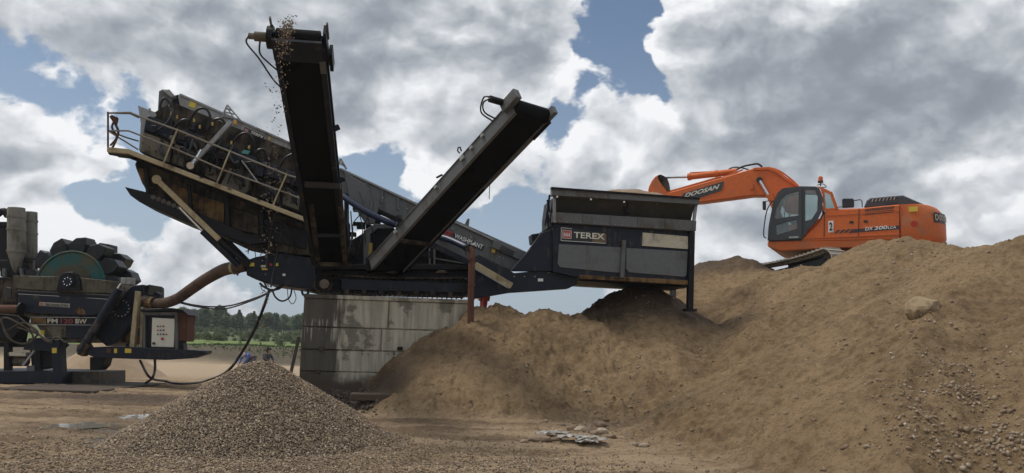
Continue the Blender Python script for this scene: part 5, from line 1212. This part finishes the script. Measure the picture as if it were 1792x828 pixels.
for k in range(8): a = k*math.pi/4; c_ = HC+Vector((math.cos(a)*.12, 0, math.sin(a)*.12)); MB().cyl(c_-YV*.075, c_-YV*.04, .02, 6).build('bolt', CHROME, hub)
# cyclones
def cyclone(u, v0, v1, r, dy, mt):
    a, b_ = D_(u, v0, dy), D_(u, v1, dy); c = MB().tube([a, a-UZ*.02, b_, b_-UZ*.02], [r*.9, r, r, r*.9], 24).build('cyclone', mt, DW, smooth=True)
    for v in (v0+16, v0+38, v1-4): p = D_(u, v, dy); MB().tube([p+UZ*.03, p-UZ*.03], r*1.09, 24).build('flange', mt, c)
    e_ = D_(u+1, v1+36, dy); MB().tube([b_, e_], [r*.95, r*.35], 20).build('cone', mt, c, smooth=True); return c
CYM = paint('dusty_grey_cyclone', (.20, .19, .165), dirt=(.10, .085, .06), amt=.5)
cyclone(28.5, 364, 444, .26, .8, CYM); cyclone(54.5, 371, 452, .19, 1.4, CYM)
MB().tube(spline([D_(14,378,.8), D_(8,370,.8), D_(0,372,.8), D_(-14,384,.8)], 6), .11, 12).build('inlet_pipe', BLACKM, DW, smooth=True)
dp('cyclone_frame', [(-40,388),(14,388),(14,396),(-40,396)], .9, .15, BLACKM); dp('cyclone_frame', [(-40,448),(66,452),(66,460),(-40,458)], .9, .15, BLACKM)
dp('header_tank', [(-60,394),(12,396),(22,448),(24,470),(-60,470)], 1.0, 1.0, BLACKM)
dp('side_duct', [(0,455),(22,455),(36,472),(26,486),(0,484)], .7, .6, BLACKM)
mb = MB(); mb.bar(D_(36,470,.6), D_(44,500,.6), .08); mb.bar(D_(62,456,.9), D_(62,500,.9), .1); mb.bar(D_(8,470,.6), D_(8,520,.6), .1); mb.build('support_strut', GREY, DW)
# frames left of and under the tank
dp('left_column', [(-20,484),(22,486),(30,510),(28,548),(20,600),(-20,600)], .2, .8, GRIME)
dp('column_opening', [(10,502),(20,504),(20,524),(12,522)], .17, .04, BLK); dp('pump_housing', [(-10,548),(30,552),(40,572),(20,594),(-10,590)], .0, .5, BLACKM)
MB().cyl(D_(-30,541,-.15), D_(35,541,-.15), .13, 16).build('slurry_pipe', RUSTP, DW, smooth=True)
MB().cyl(D_(35,541,-.15), D_(38,541,-.15), .20, 16).build('pipe_flange', BLACKM, DW)
bf = dp('base_frame', [(-60,648),(108,651),(108,672),(-60,670)], -.2, 2.6, NAVYD)
dp('front_post', [(88,594),(104,594),(108,672),(94,672)], -.3, .35, NAVYD, bf)
dp('yellow_label', [(91,609),(99,609),(99,618),(91,618)], -.33, .02, YEL, bf, 0)
dp('end_box', [(108,650),(172,651),(172,674),(108,676)], .4, 1.8, paint('mud_splashed_box', (.06, .05, .042), amt=.4), bf)
dp('cross_member', [(50,592),(96,590),(110,604),(96,616),(40,612)], -.1, .4, NAVYD, bf)
dp('skid_deck', [(-60,596),(52,600),(52,608),(-60,606)], .3, 1.6, BLACKM, bf)
dp('pump_motor', [(52,614),(60,607),(82,607),(90,616),(90,642),(56,648)], .1, .7, BLACKM, bf)
dp('valve_block', [(46,640),(60,640),(60,652),(46,652)], -.05, .3, GREY, bf)
MB().cyl(D_(22,632,.3), D_(48,632,.3), .16, 14).build('pump_drum', GRIMEL, bf, smooth=True)
MB().box(D_(35,620,.2), .6, .4, .12).build('white_housing', PALE, bf, bevel=.02)
for (u0, u1) in ((6, 16), (-30, -20), (62, 70)): dp('frame_post', [(u0,600),(u1,600),(u1,652),(u0,652)], .0, .2, BLACKM, bf)
mb = MB(); mb.bar(D_(60,614,-.15), D_(40,640,-.15), .06); mb.build('brace', GREYL, bf)
for pts in [[(2,560),(14,590),(40,602),(62,590),(64,578),(40,565),(14,578)], [(6,574),(24,598),(52,600),(56,584),(30,572)], [(-4,566),(10,556),(40,570),(60,582),(92,600)], [(30,552),(56,574),(84,598),(98,590),(116,600)]]:
    MB().tube(spline([D_(u, v, -.35) for u, v in pts], 6), .03, 7).build('coiled_cable', paint('dusty_cable', (.06, .05, .04), amt=.5), DW, smooth=True)
# discharge side
dp('tank_side', [(165,520),(205,526),(232,500),(250,498),(250,520),(232,560),(205,600),(186,606),(166,588)], .5, 1.6, NAVYD)
dp('discharge_chute', [(180,568),(228,560),(246,590),(200,604),(170,592)], .8, 1.4, MUDTAN)
fc = D_(213, 540, .42); mf = MB().cyl(fc-YV*.04, fc+YV*.04, .30, 28).build('round_flange', NAVYD, DW)
for k in range(14): a = k*2*math.pi/14; c_ = fc+Vector((math.cos(a)*.25, -.05, math.sin(a)*.25)); MB().cyl(c_-YV*.015, c_+YV*.01, .018, 6).build('flange_bolt', PALE, mf)
rm = MB().cyl(D_(209,506,-.1), D_(140,616,-.2), .13, 14).build('lift_ram', NAVY, DW, smooth=True)
MB().cyl(D_(212,496,-.18), D_(178,548,-.22), .035, 10).build('ram_rod', CHROME, rm, smooth=True)
dp('ram_foot', [(134,604),(150,598),(156,608),(144,624),(134,620)], -.3, .3, MUDTAN)
dp('ram_bracket', [(211,486),(230,486),(229,498),(211,497)], -.1, .3, GREYL)
arm_ = dp('outrigger_arm', [(152,608),(200,606),(361,614),(360,619),(335,627),(290,630),(225,628),(166,626),(152,620)], -.2, .5, NAVYD)
for u, w in ((190, 8), (202, 5), (224, 11)):
    dp('label', [(u-w/2,610),(u+w/2,610.3),(u+w/2,618),(u-w/2,617.7)], -.22, .02, (RUST if u == 190 else YEL), arm_, 0)
dp('arm_leg', [(157,625),(184,626),(180,640),(172,648),(157,648)], .0, .5, BLACKM)
dp('standing_post', [(236,509),(243,510),(233,628),(224,628)], .0, .18, TAN); dp('standing_post', [(246,538),(251,538),(248,625),(243,625)], .2, .15, TAN)
dp('dark_brace', [(204,624),(246,572),(250,578),(214,626)], .5, .15, BLACKM)
dp('trough_end', [(228,505),(262,498),(258,515),(246,524),(228,520)], .7, 1.0, BLACKM)
dp('small_bracket', [(268,513),(272,510),(281,515),(278,522),(266,520)], .5, .2, BLACKM)
MB().bar(D_(240,512,.3), D_(300,526,.4), .05, .05).build('top_rail', BLACKM, DW)
dp('red_box', [(232,588),(244,588),(243,603),(232,603)], .3, .2, plain('dull_red', (.20,.035,.03)))
# control cabinet
cb = dp('control_cabinet', [(250,546),(308,548),(308,615),(250,614)], .05, .7, BLACKM)
dp('cabinet_frame', [(249,546),(311,546),(311,550),(249,550)], -.05, .9, GREY, cb)
for pts in ([(250,550),(254,550),(254,612),(250,612)], [(305,548),(311,548),(312,620),(306,620)], [(254,546),(306,546),(306,552),(254,552)]): dp('cabinet_frame', pts, -.04, .12, GREY, cb)
pnl = dp('switch_panel', [(266,556),(306,558),(304,608),(264.5,607)], -.02, .08, CREAM, cb)
for r_, v in enumerate((571, 578, 585)):
    for k in range(3+(r_ == 2)): p = D_(276+k*5, v, -.04); MB().cyl(p-YV*.02, p+YV*.03, .022, 8).build('switch', (BLK, REDP, BLK, RUST)[(k+r_) % 4], pnl)
for u, v in ((269,601), (284,593)): p = D_(u, v, -.04); MB().cyl(p-YV*.03, p+YV*.03, .04, 10).build('switch', REDP if u == 284 else RUST, pnl)
dp('rusty_sheet', [(311,546),(322,545),(329,553),(326,598),(316,596),(309,600)], .0, .6, RUST, cb)
dp('cabinet_roof', [(246,541),(300,539),(318,541),(330,552),(322,548),(300,544),(246,546)], -.15, 1.1, BLACKM, cb)
dp('cabinet_side', [(311,596),(320,598),(322,614),(310,615)], .0, .3, BLACKM, cb)

# slab the machine stands on
a, c = ground_point(-150, 694), ground_point(142, 690)
mb = MB(); mb.box(Vector(((a.x+c.x)/2, 24.6, .0)), c.x-a.x, 4.6, .10)
o = mb.build('concrete_pad', conc('pad_concrete', (.24, .22, .18), (.34, .31, .26)), origin=((a.x+c.x)/2, 24.6, 0), bevel=.02); tag(o, 'long low concrete pad under the sand dewatering machine', 'pad')

# thick slurry hose between the machines
HOP = [D_(244,526,.6), D_(262,530,.4), D_(285,531,.1), P(310,523,24.2), P(335,506,23.3), P(360,489,22.4), P(390,473,21.3), P(412,468,20.7), M_(432,464,.6)]
sh = MB().tube(spline(HOP, 8), .165, 16); th = thing('slurry_hose', 'thick brown rubber hose climbing from the sand machine to the plant tail', 'hose', tuple(HOP[0]))
sh.build('hose', HOSEBR, th, smooth=True)
a = P(410,468,20.75); MB().tube([a, P(414,467.5,20.7)], .19, 16).build('hose_clamp', TAN, th)
MB().tube([D_(262,530,.4), D_(272,531,.25)], .20, 14).build('wrapped_joint', MUDTAN, th)
MB().bar(P(412,470,20.6), P(416,482,20.5), .04, .03).build('clamp_strap', GREY, th)
# cables
def cable(pts, r, label, group=None, mat=HOSE):
    o = MB().tube(spline(pts, 10), r, 7).build('cable', mat, smooth=True, origin=pts[0]); tag(o, label, 'cable', group); return o
gp = lambda u, v, h=.02: (lambda p: Vector((p.x, p.y, Hs(p.x, p.y)+h)))(ground_point(u, v))
cable([M_(472,505,.2), P(462,536,20.2), P(444,580,20.6), P(418,625,21.2), P(395,652,21.8), gp(368,670,.14), gp(345,675,.12), gp(310,677,.12), gp(288,675,.16), P(262,660,24.6), P(245,631,24.9)], .038, 'long black power cable drooping from the plant tail down to the ground by the gravel')
cable([P(271,630,24.9), P(271,648,24.8), P(266,662,24.7), gp(252,672,.03), gp(240,677)], .04, 'short thick black cable hanging from the outrigger arm to the ground')
cable([P(492,500,20.4), P(466,514,20.6), P(440,524,21), P(405,534.5,21.8), P(370,537,22.6), P(335,533,23.4), P(300,524,24.4)], .022, 'upper of two thin black cables sagging between the machines')
cable([P(488,502,20.35), P(462,517,20.55), P(436,528,20.95), P(402,539,21.75), P(375,540.5,22.5), P(335,535,23.35), P(300,526,24.35)], .020, 'lower of two thin black cables sagging between the machines')
cable([P(494,402,19.8), P(488,430,19.9), P(480,470,20.0), M_(474,503,-.1)], .022, 'thin black cable running down beside the tall conveyor to the plant tail')

# pale sand heap behind the sand machine
hc = ground_point(190, 664); cz = P(192, 583, hc.y+2.2); mb = MB(); n = 60; g = np.linspace(-3.4, 3.4, n); GX, GY = np.meshgrid(g, g)
hz = cz.z-.75*np.sqrt(GX**2+GY**2+.02)+.05*fbm(GX, GY, 1.3, 4); zb, _ = H(GX.ravel()+cz.x, GY.ravel()+cz.y); hz = np.maximum(hz.ravel(), zb-.08)
mb.add(list(zip(GX.ravel()+cz.x, GY.ravel()+cz.y, hz)), [(r*n+c, r*n+c+1, (r+1)*n+c+1, (r+1)*n+c) for r in range(n-1) for c in range(n-1)])
SAND = plain('washed_sand', (.34, .25, .165), .95, vary=.22, sc=5)
o = mb.build('sand_pile', SAND, smooth=True, origin=(cz.x, cz.y, 0)); tag(o, 'pale cone of washed sand behind the sand dewatering machine', 'sand pile', kind='stuff')

# ------------------------------------------------------------------ rocks, rubbish
def rock(name, pos, size, label, cat='rock', group=None, mat=ROCKM, sub=2, flat=.7, seed=0, ang=0):
    import bmesh
    bm = bmesh.new(); bmesh.ops.create_icosphere(bm, subdivisions=sub, radius=1.0); rs = random.Random(seed)
    ca = [Vector((rs.uniform(-1, 1), rs.uniform(-1, 1), rs.uniform(-.6, 1))).normalized() for _ in range(8)]
    for v in bm.verts:
        for c in ca:
            dd = v.co.dot(c)-.72
            if dd > 0: v.co -= c*dd*.9
        v.co *= 1+.10*float(pn(np.array([v.co.x*2.3+seed]), np.array([v.co.y*2.3+v.co.z*1.7]))[0])+rs.uniform(-.025, .025)
        v.co.x *= size[0]; v.co.y *= size[1]; v.co.z *= size[2]
    me = bpy.data.meshes.new(name); bm.to_mesh(me); bm.free()
    a = me.attributes.new('tone', 'FLOAT', 'POINT'); a.data.foreach_set('value', np.full(len(me.vertices), rs.random(), dtype=np.float32))
    me.materials.append(mat); o = bpy.data.objects.new(name, me); COL.objects.link(o); o.location = pos; o.rotation_euler = (0, 0, ang); tag(o, label, cat, group); return o
BOUL = paint('pale_sandstone', (.36, .275, .17), dirt=(.17, .12, .08), amt=.4, rough=.95)
c = hit(1618, 545); rock('boulder', c+Vector((.0, .12, .03)), (.31, .27, .27), 'pale angular boulder stuck in the slope, the largest on the right heap', 'boulder', mat=BOUL, seed=7, sub=3)
spots = [(918,775,.10,'small grey rock at the left end of the rock row'),(932,771,.11,'grey rock second from the left end of the rock row'),(950,773,.19,'long pale oval rock, largest at the left of the row'),(973,771,.12,'grey rock just right of the long pale oval rock'),
         (1000,752,.13,'rounded grey rock at the left of the upper rock group'),(1014,754,.15,'brownish flat rock between two grey ones in the upper group'),(1031,757,.20,'large smooth grey boulder in the middle of the upper rock group'),(1042,760,.13,'dark bluish rock leaning on the large smooth grey one'),
         (1052,746,.15,'rounded rock at the back of the upper rock group'),(1054,758,.16,'tan rock at the right end of the upper rock group'),(1070,766,.12,'low flat rock right of the upper rock group'),(1017,770,.11,'brown rock behind the torn white sheet'),
         (955,738,.07,'small bright stone alone above the left of the rock row'),(1112,779,.08,'white stone lying alone right of the rock row'),(1127,783,.13,'pale half buried stone nearest the right heap'),(1062,737,.09,'small stone at the top of the gully mouth'),(985,745,.08,'small brown stone left of the upper rock group')]
for i, (u, v, s, lab) in enumerate(spots):
    p = hit(u, v); rock('rock', p+Vector((0, 0, s*.15)), (s*.88, s*.66, s*.50), lab, 'rock', 'rocks dumped at the foot of the heaps', seed=20+i, ang=random.uniform(-.5, .5))
PLAS = plain('crumpled_plastic', (.34, .32, .29), .5, vary=.35, sc=14)
for i, (u, v, s, lab) in enumerate([(966,764,.22,'crumpled whitish plastic sheet on the left rock group'),(1002,772,.20,'torn white plastic scrap draped between the rocks'),(1034,774,.19,'bluish grey plastic scrap in front of the large smooth rock'),(1026,779,.14,'small creased plastic scrap nearest the camera')]):
    p = hit(u, v); rs = random.Random(50+i); n = 9; mb = MB(); vs = []
    for a_ in range(n):
        for b_ in range(n):
            x = (a_/(n-1)-.5)*2*s*1.3; y = (b_/(n-1)-.5)*1.3*s; vs.append(p+Vector((x+rs.uniform(-.015, .015), y, .05+abs(math.sin(a_*1.7+b_*.9+i))*.055*(1-abs(x)/(s*1.8))+rs.uniform(-.02, .02))))
    mb.add(vs, [(r*n+c_, r*n+c_+1, (r+1)*n+c_+1, (r+1)*n+c_) for r in range(n-1) for c_ in range(n-1)])
    o = mb.build('plastic_sheet', PLAS, origin=p); so_ = o.modifiers.new('thick', 'SOLIDIFY'); so_.thickness = .006; tag(o, lab, 'plastic scrap', 'plastic scraps among the rocks')

# ------------------------------------------------------------------ people
SKIN = plain('skin', (.32, .17, .11), .6); HAIR = plain('dark_hair', (.02, .014, .011), .8)
def skinned(name, nodes, edges, material, parent, root=0):
    me = bpy.data.meshes.new(name); me.from_pydata([Vector(n[0]) for n in nodes], edges, []); o = bpy.data.objects.new(name, me); COL.objects.link(o); o.parent = parent
    m = o.modifiers.new('skin', 'SKIN'); m.use_smooth_shade = True; sv = me.skin_vertices[0].data
    for i, n in enumerate(nodes): sv[i].radius = (n[1], n[1]) if not isinstance(n[1], tuple) else n[1]; sv[i].use_root = (i == root)
    s = o.modifiers.new('sub', 'SUBSURF'); s.levels = s.render_levels = 1
    dg = bpy.context.evaluated_depsgraph_get(); me2 = bpy.data.meshes.new_from_object(o.evaluated_get(dg)); o.modifiers.clear(); o.data = me2; me2.materials.clear(); me2.materials.append(material); return o
def person(loc, rz, J, label, shirt, trousers, hairm=HAIR, cap=None):
    """J: joint positions (pelvis, chest, neck, head, shoulders, elbows, wrists, hips, knees, ankles, toes)"""
    t = thing('person', label, 'person', loc); t.rotation_euler = (0, 0, rz)
    V = lambda k: Vector(J[k])
    nodes = [(V('pelvis'), .13), (V('pelvis').lerp(V('chest'), .5), .115), (V('chest'), .14), (V('neck'), .055), (V('neck').lerp(V('head'), .5), .055)]
    edges = [(0,1),(1,2),(2,3),(3,4)]
    def add(p, r, par): nodes.append((Vector(p), r)); edges.append((par, len(nodes)-1)); return len(nodes)-1
    hd = V('head'); ax = (V('head')-V('neck')).normalized(); h1 = add(hd-ax*.02, .085, 4); h2 = add(hd+ax*.07, .088, h1); 
    f = Vector(J.get('face', (0, -1, 0))).normalized(); add(hd-ax*.01+f*.095, .022, h1)            # nose
    for s in 'lr':
        a = add(V('sh_'+s), .06, 2); b = add(V('el_'+s), .042, a); w = add(V('wr_'+s), .028, b)
        dr = (V('wr_'+s)-V('el_'+s)).normalized(); sd_ = dr.cross(f); sd_ = sd_.normalized() if sd_.length > .1 else Vector((1, 0, 0))
        pm = add(V('wr_'+s)+dr*.06, .030, w)
        for k, ln in enumerate((.065, .075, .07, .055)):
            p1 = add(V('wr_'+s)+dr*.10+sd_*(.012*(k*2-3)), .009, pm); p2 = add(V('wr_'+s)+dr*(.10+ln*.6)+sd_*(.013*(k*2-3))+f*.01, .008, p1); add(V('wr_'+s)+dr*(.10+ln)+sd_*(.013*(k*2-3))+f*.03, .007, p2)
        q = add(V('wr_'+s)+dr*.05+f*.035+sd_*.02, .010, pm); add(V('wr_'+s)+dr*.085+f*.06+sd_*.015, .009, q)
        a = add(V('hp_'+s), .095, 0); b = add(V('kn_'+s), .062, a); c = add(V('an_'+s), .04, b); add(V('to_'+s), .038, c)
    skinned('body', nodes, edges, SKIN, t)
    # shirt and trousers follow the body
    sn = [(V('pelvis')+(V('chest')-V('pelvis'))*.15, .145), (V('pelvis').lerp(V('chest'), .55), .135), (V('chest'), .158), (V('chest').lerp(V('neck'), .7), .085)]; se = [(0,1),(1,2),(2,3)]
    for s in 'lr':
        sn += [(V('sh_'+s), .078), (V('el_'+s), .056), (V('el_'+s).lerp(V('wr_'+s), .85), .045)]; k = len(sn)-3; se += [(2,k),(k,k+1),(k+1,k+2)]
    skinned('shirt', sn, se, shirt, t)
    tn2 = [(V('pelvis'), .15)]; te = []
    for s in 'lr':
        tn2 += [(V('hp_'+s), .115), (V('kn_'+s), .082), (V('an_'+s)+(V('kn_'+s)-V('an_'+s))*.08, .070)]; k = len(tn2)-3; te += [(0,k),(k,k+1),(k+1,k+2)]
    skinned('trousers', tn2, te, trousers, t)
    hr = [(hd-f*.02+ax*.03, .095), (hd-f*.015+ax*.10, .088), (hd-f*.05-ax*.03, .07)]; skinned('hair' if not cap else 'cap', hr, [(0,1),(0,2)], cap or hairm, t)
    if cap: skinned('cap_peak', [(hd+f*.06+ax*.085, .04), (hd+f*.16+ax*.07, .03)], [(0,1)], cap, t)
    e_ = f.cross(ax).normalized()
    for s in (-1, 1):
        MB().tube([hd+ax*.02+f*.082+e_*s*.032, hd+ax*.02+f*.092+e_*s*.032], [.013, .008], 8).build('eye', BLK, None).parent = t
    for s in 'lr': skinned('shoe', [(V('an_'+s)-UZ*.03, .055), (V('to_'+s), .05)], [(0,1)], BLK, t)
    return t
STAND = dict(pelvis=(0,0,.95), chest=(0,0,1.32), neck=(0,0,1.50), head=(0,-.02,1.64), sh_l=(.19,0,1.42), sh_r=(-.19,0,1.42), el_l=(.25,-.02,1.14), el_r=(-.25,-.02,1.14), wr_l=(.22,-.16,.92), wr_r=(-.22,-.16,.92),
             hp_l=(.10,0,.90), hp_r=(-.10,0,.90), kn_l=(.12,-.03,.50), kn_r=(-.12,-.01,.50), an_l=(.13,0,.09), an_r=(-.14,.02,.09), to_l=(.15,-.17,.04), to_r=(-.16,-.15,.04), face=(0,-1,0))
BEND = dict(pelvis=(0,.12,.66), chest=(0,-.24,.80), neck=(0,-.40,.82), head=(0,-.52,.80), sh_l=(.18,-.32,.80), sh_r=(-.18,-.32,.80), el_l=(.20,-.42,.54), el_r=(-.20,-.42,.54), wr_l=(.12,-.58,.36), wr_r=(-.12,-.58,.36),
            hp_l=(.11,.12,.62), hp_r=(-.11,.12,.62), kn_l=(.15,-.12,.40), kn_r=(-.15,-.12,.40), an_l=(.14,.02,.09), an_r=(-.14,.02,.09), to_l=(.15,-.15,.04), to_r=(-.15,-.15,.04), face=(0,-.6,-.8))
SIT = dict(pelvis=(0,.05,.42), chest=(0,-.06,.76), neck=(0,-.10,.92), head=(0,-.14,1.04), sh_l=(.19,-.06,.86), sh_r=(-.19,-.06,.86), el_l=(.24,-.22,.62), el_r=(-.24,-.22,.62), wr_l=(.12,-.42,.55), wr_r=(-.12,-.42,.55),
           hp_l=(.11,.02,.40), hp_r=(-.11,.02,.40), kn_l=(.16,-.36,.50), kn_r=(-.16,-.36,.50), an_l=(.14,-.28,.09), an_r=(-.14,-.28,.09), to_l=(.15,-.45,.04), to_r=(-.15,-.45,.04), face=(0,-1,-.1))
g_ = P(849, 560, 24.5); pz = Hs(g_.x, g_.y)
g_ = P(846, 600, 24.5); gz = Hs(g_.x, g_.y)
headz = P(851, 466, 24.5).z
person((P(848,500,24.5).x, 24.5, min(gz, headz-1.64) if abs(gz-(headz-1.64)) < .5 else gz), R(-70), STAND, 'person in a dark shirt and red trousers standing behind the plant chassis', plain('dark_blue_shirt', (.03, .04, .07)), plain('red_trousers', (.38, .05, .035)))
BLUESH = plain('blue_shirt', (.05, .10, .36), vary=.3); q = P(438, 622, 39.0)
person((q.x, 39.0, Hs(q.x, 39.0)), R(-25), BEND, 'person in a blue shirt and white cap bending forward beyond the gravel pile', BLUESH, plain('grey_trousers', (.10, .10, .12)), cap=plain('white_cap', (.6,.6,.6)))
q = P(466, 624, 38.5)
person((q.x, 38.5, Hs(q.x, 38.5)-.0), R(60), SIT, 'dark clothed person sitting low to the right of the one in blue', plain('dark_shirt', (.03, .03, .035)), plain('dark_trousers', (.03, .03, .03)))
q = P(466, 624, 38.5); qz = Hs(q.x, 38.5)
cr_ = MB(); cr_.box(Vector((q.x, 38.52, qz+.15)), .45, .45, .30); o = cr_.build('crate', GRIME, origin=(q.x, 38.52, qz), bevel=.02); tag(o, 'low dark crate under the sitting person', 'crate')

# ------------------------------------------------------------------ far vegetation
def leaf_mat(name, c0, c1):
    m, nt, b, oc = new_mat(name); oi = nd(nt, 'ShaderNodeObjectInfo'); at = nd(nt, 'ShaderNodeAttribute', attribute_name='tone')
    c = mixc(nt, at.outputs['Fac'], c0, c1); c = mixc(nt, fmath(nt, 'MULTIPLY', oi.outputs['Random'], .5), c, tuple(x*.55 for x in c1)); lnk(nt, c, b.inputs['Base Color']); b.inputs['Roughness'].default_value = .7
    tl_ = nd(nt, 'ShaderNodeBsdfTranslucent'); lnk(nt, c, tl_.inputs[0]); mx = nd(nt, 'ShaderNodeMixShader'); mx.inputs[0].default_value = .45
    lnk(nt, b.outputs[0], mx.inputs[1]); lnk(nt, tl_.outputs[0], mx.inputs[2]); lnk(nt, mx.outputs[0], nt.nodes['Material Output'].inputs[0])
    return m
LEAF = leaf_mat('leaves', (.105, .155, .072), (.20, .25, .125)); PINE = leaf_mat('pine_needles', (.08, .125, .065), (.145, .19, .10)); BARK = plain('bark', (.07, .055, .04), .9)
def crown_mesh(kind, h, rs, n):
    pts = []
    if kind == 'pine':
        for _ in range(n):
            f = rs.random()**.8; r = (1-f)**.85*h*.20*(1+.25*math.sin(f*38)); a = rs.uniform(0, 6.28); q = r*math.sqrt(rs.uniform(.3, 1)); pts.append((q*math.cos(a), q*math.sin(a), h*(.14+.86*f)))
    else:
        cl = [(rs.uniform(-.2, .2)*h, rs.uniform(-.2, .2)*h, h*rs.uniform(.35, .85), h*rs.uniform(.11, .2)) for _ in range(11)]+[(0, 0, h*.82, h*.16)]
        for _ in range(n):
            c = rs.choice(cl); d = Vector((rs.gauss(0, 1), rs.gauss(0, 1), rs.gauss(0, 1))).normalized()*c[3]*rs.uniform(.55, 1.08); pts.append((c[0]+d.x, c[1]+d.y, c[2]+d.z*.85))
    vs = []; fs = []; tone = []
    for p in pts:
        s = h*rs.uniform(.03, .06); a = Vector((rs.gauss(0, 1), rs.gauss(0, 1), rs.gauss(0, .6))).normalized()*s; b = a.cross(Vector((rs.gauss(0, 1), rs.gauss(0, 1), rs.gauss(0, 1)))).normalized()*s*.8; P0 = Vector(p); n0 = len(vs)
        vs += [P0-a-b*.4, P0-b, P0+a, P0+b*.9]; fs.append((n0, n0+1, n0+2, n0+3)); tone += [rs.random()]*4
    me = bpy.data.meshes.new('crown'); me.from_pydata([tuple(v) for v in vs], [], fs); at = me.attributes.new('tone', 'FLOAT', 'POINT'); at.data.foreach_set('value', tone)
    me.materials.append(PINE if kind == 'pine' else LEAF); return me
BUSH = leaf_mat('shrub_leaves', (.10, .135, .065), (.165, .195, .10))
protos = []
rs = random.Random(3)
for kind, h, n in (('broad', 8, 1300), ('broad', 7, 1200), ('pine', 9, 1300), ('pine', 7.5, 1100), ('broad', 9, 1400)):
    cm = crown_mesh(kind, h, rs, n); tm = MB().tube([(0, 0, -.5), (0.05, 0, h*.3), (0, .05, h*.7)], [.16, .11, .04], 7)
    for k in range(4): a = k*1.6; tm.tube([(0, 0, h*(.3+.08*k)), (math.cos(a)*h*.12, math.sin(a)*h*.12, h*(.45+.08*k))], [.06, .02], 5)
    me = bpy.data.meshes.new('trunk'); me.from_pydata(tm.v, [], tm.f); me.materials.append(BARK); protos.append((kind, h, cm, me))
def place_tree(x, y, s, k, label, group, name=None):
    kind, h, cm, tm = protos[k]; t = thing(name or ('pine_tree' if kind == 'pine' else 'leafy_tree'), label, 'tree', (x, y, Hs(x, y)-.1), group)
    t.scale = (s*random.uniform(.9, 1.2),)*2+(s,); t.rotation_euler = (0, 0, random.uniform(0, 6.28))
    for nm, m_ in (('crown', cm), ('trunk', tm)): o = bpy.data.objects.new(nm, m_); COL.objects.link(o); o.parent = t
rs = random.Random(12)
for i in range(290):
    y = rs.uniform(170, 262); u = rs.uniform(250, 590); p = P(u, 560, y); k = rs.choice([0, 1, 2, 3, 4]); s = rs.uniform(.40, .64)*(1.1 if u < 400 else .88)
    place_tree(p.x, y, s, k, ('dark pointed pine in the wood on the far hillside' if protos[k][0] == 'pine' else 'rounded leafy tree in the wood on the far hillside'), 'pines of the far wood' if protos[k][0] == 'pine' else 'leafy trees of the far wood')
# shrubs on the hillside
bp = []
for j in range(3):
    me = crown_mesh('broad', 2.2, rs, 420); me.name = 'shrub'; me.materials.clear(); me.materials.append(BUSH)
    for v in me.vertices: v.co.z -= .45
    bp.append(me)
for i in range(220):
    y = rs.uniform(66, 165); u = rs.uniform(290, 560); p = P(u, 590, y); o = bpy.data.objects.new('shrub', rs.choice(bp)); COL.objects.link(o); s = rs.uniform(.22, .7)*(.6+y/260); o.location = (p.x, y, Hs(p.x, y)-.15); o.scale = (s*1.3, s*1.3, s); o.rotation_euler = (0, 0, rs.uniform(0, 6))
    tag(o, 'low green shrub on the grassy slope below the far wood', 'shrub', 'shrubs on the far slope')
# tufts and small stones along the bank
GR = []
for _ in range(5000):
    y = rs.uniform(50, 58); x = rs.uniform(-26, -8); z = 0; GR.append((x, y))
xs = np.array([g[0] for g in GR]); ys = np.array([g[1] for g in GR]); zs, _ = H(xs, ys)
vs = []; fs = []
for x, y, z in zip(xs, ys, zs):
    a = rs.uniform(0, 6.28); w = .05; h = rs.uniform(.05, .16); n0 = len(vs); dx, dy = math.cos(a)*w, math.sin(a)*w
    vs += [(x-dx, y-dy, z-.02), (x+dx, y+dy, z-.02), (x+rs.uniform(-.1, .1), y+rs.uniform(-.1, .1), z+h)]; fs.append((n0, n0+1, n0+2))
me = bpy.data.meshes.new('grass'); me.from_pydata(vs, [], fs); me.materials.append(plain('grass_blades', (.07, .12, .035), .8, vary=.4, sc=1)); o = bpy.data.objects.new('grass', me); COL.objects.link(o); tag(o, 'grass growing along the top of the far bank', 'grass', kind='stuff')

# ------------------------------------------------------------------ thin summer haze: one closed box round the camera and the whole scene
hz_ = MB(); hz_.hexa([(-5000, -5000, -6.5), (5000, -5000, -6.5), (5000, 5000, -6.5), (-5000, 5000, -6.5)], [(-5000, -5000, 40), (5000, -5000, 40), (5000, 5000, 40), (-5000, 5000, 40)])
hm = bpy.data.materials.new('haze_air'); hm.use_nodes = True; hn = hm.node_tree; hn.nodes.clear()
ho_ = hn.nodes.new('ShaderNodeOutputMaterial'); pv = hn.nodes.new('ShaderNodeVolumePrincipled'); pv.inputs['Color'].default_value = (.82, .88, .95, 1)
pv.inputs['Density'].default_value = .00045; pv.inputs['Anisotropy'].default_value = .3; hn.links.new(pv.outputs[0], ho_.inputs['Volume'])
hz = hz_.build('haze', hm); tag(hz, kind='stuff'); tag(hz, 'thin bluish haze filling the air over the pit', 'haze')
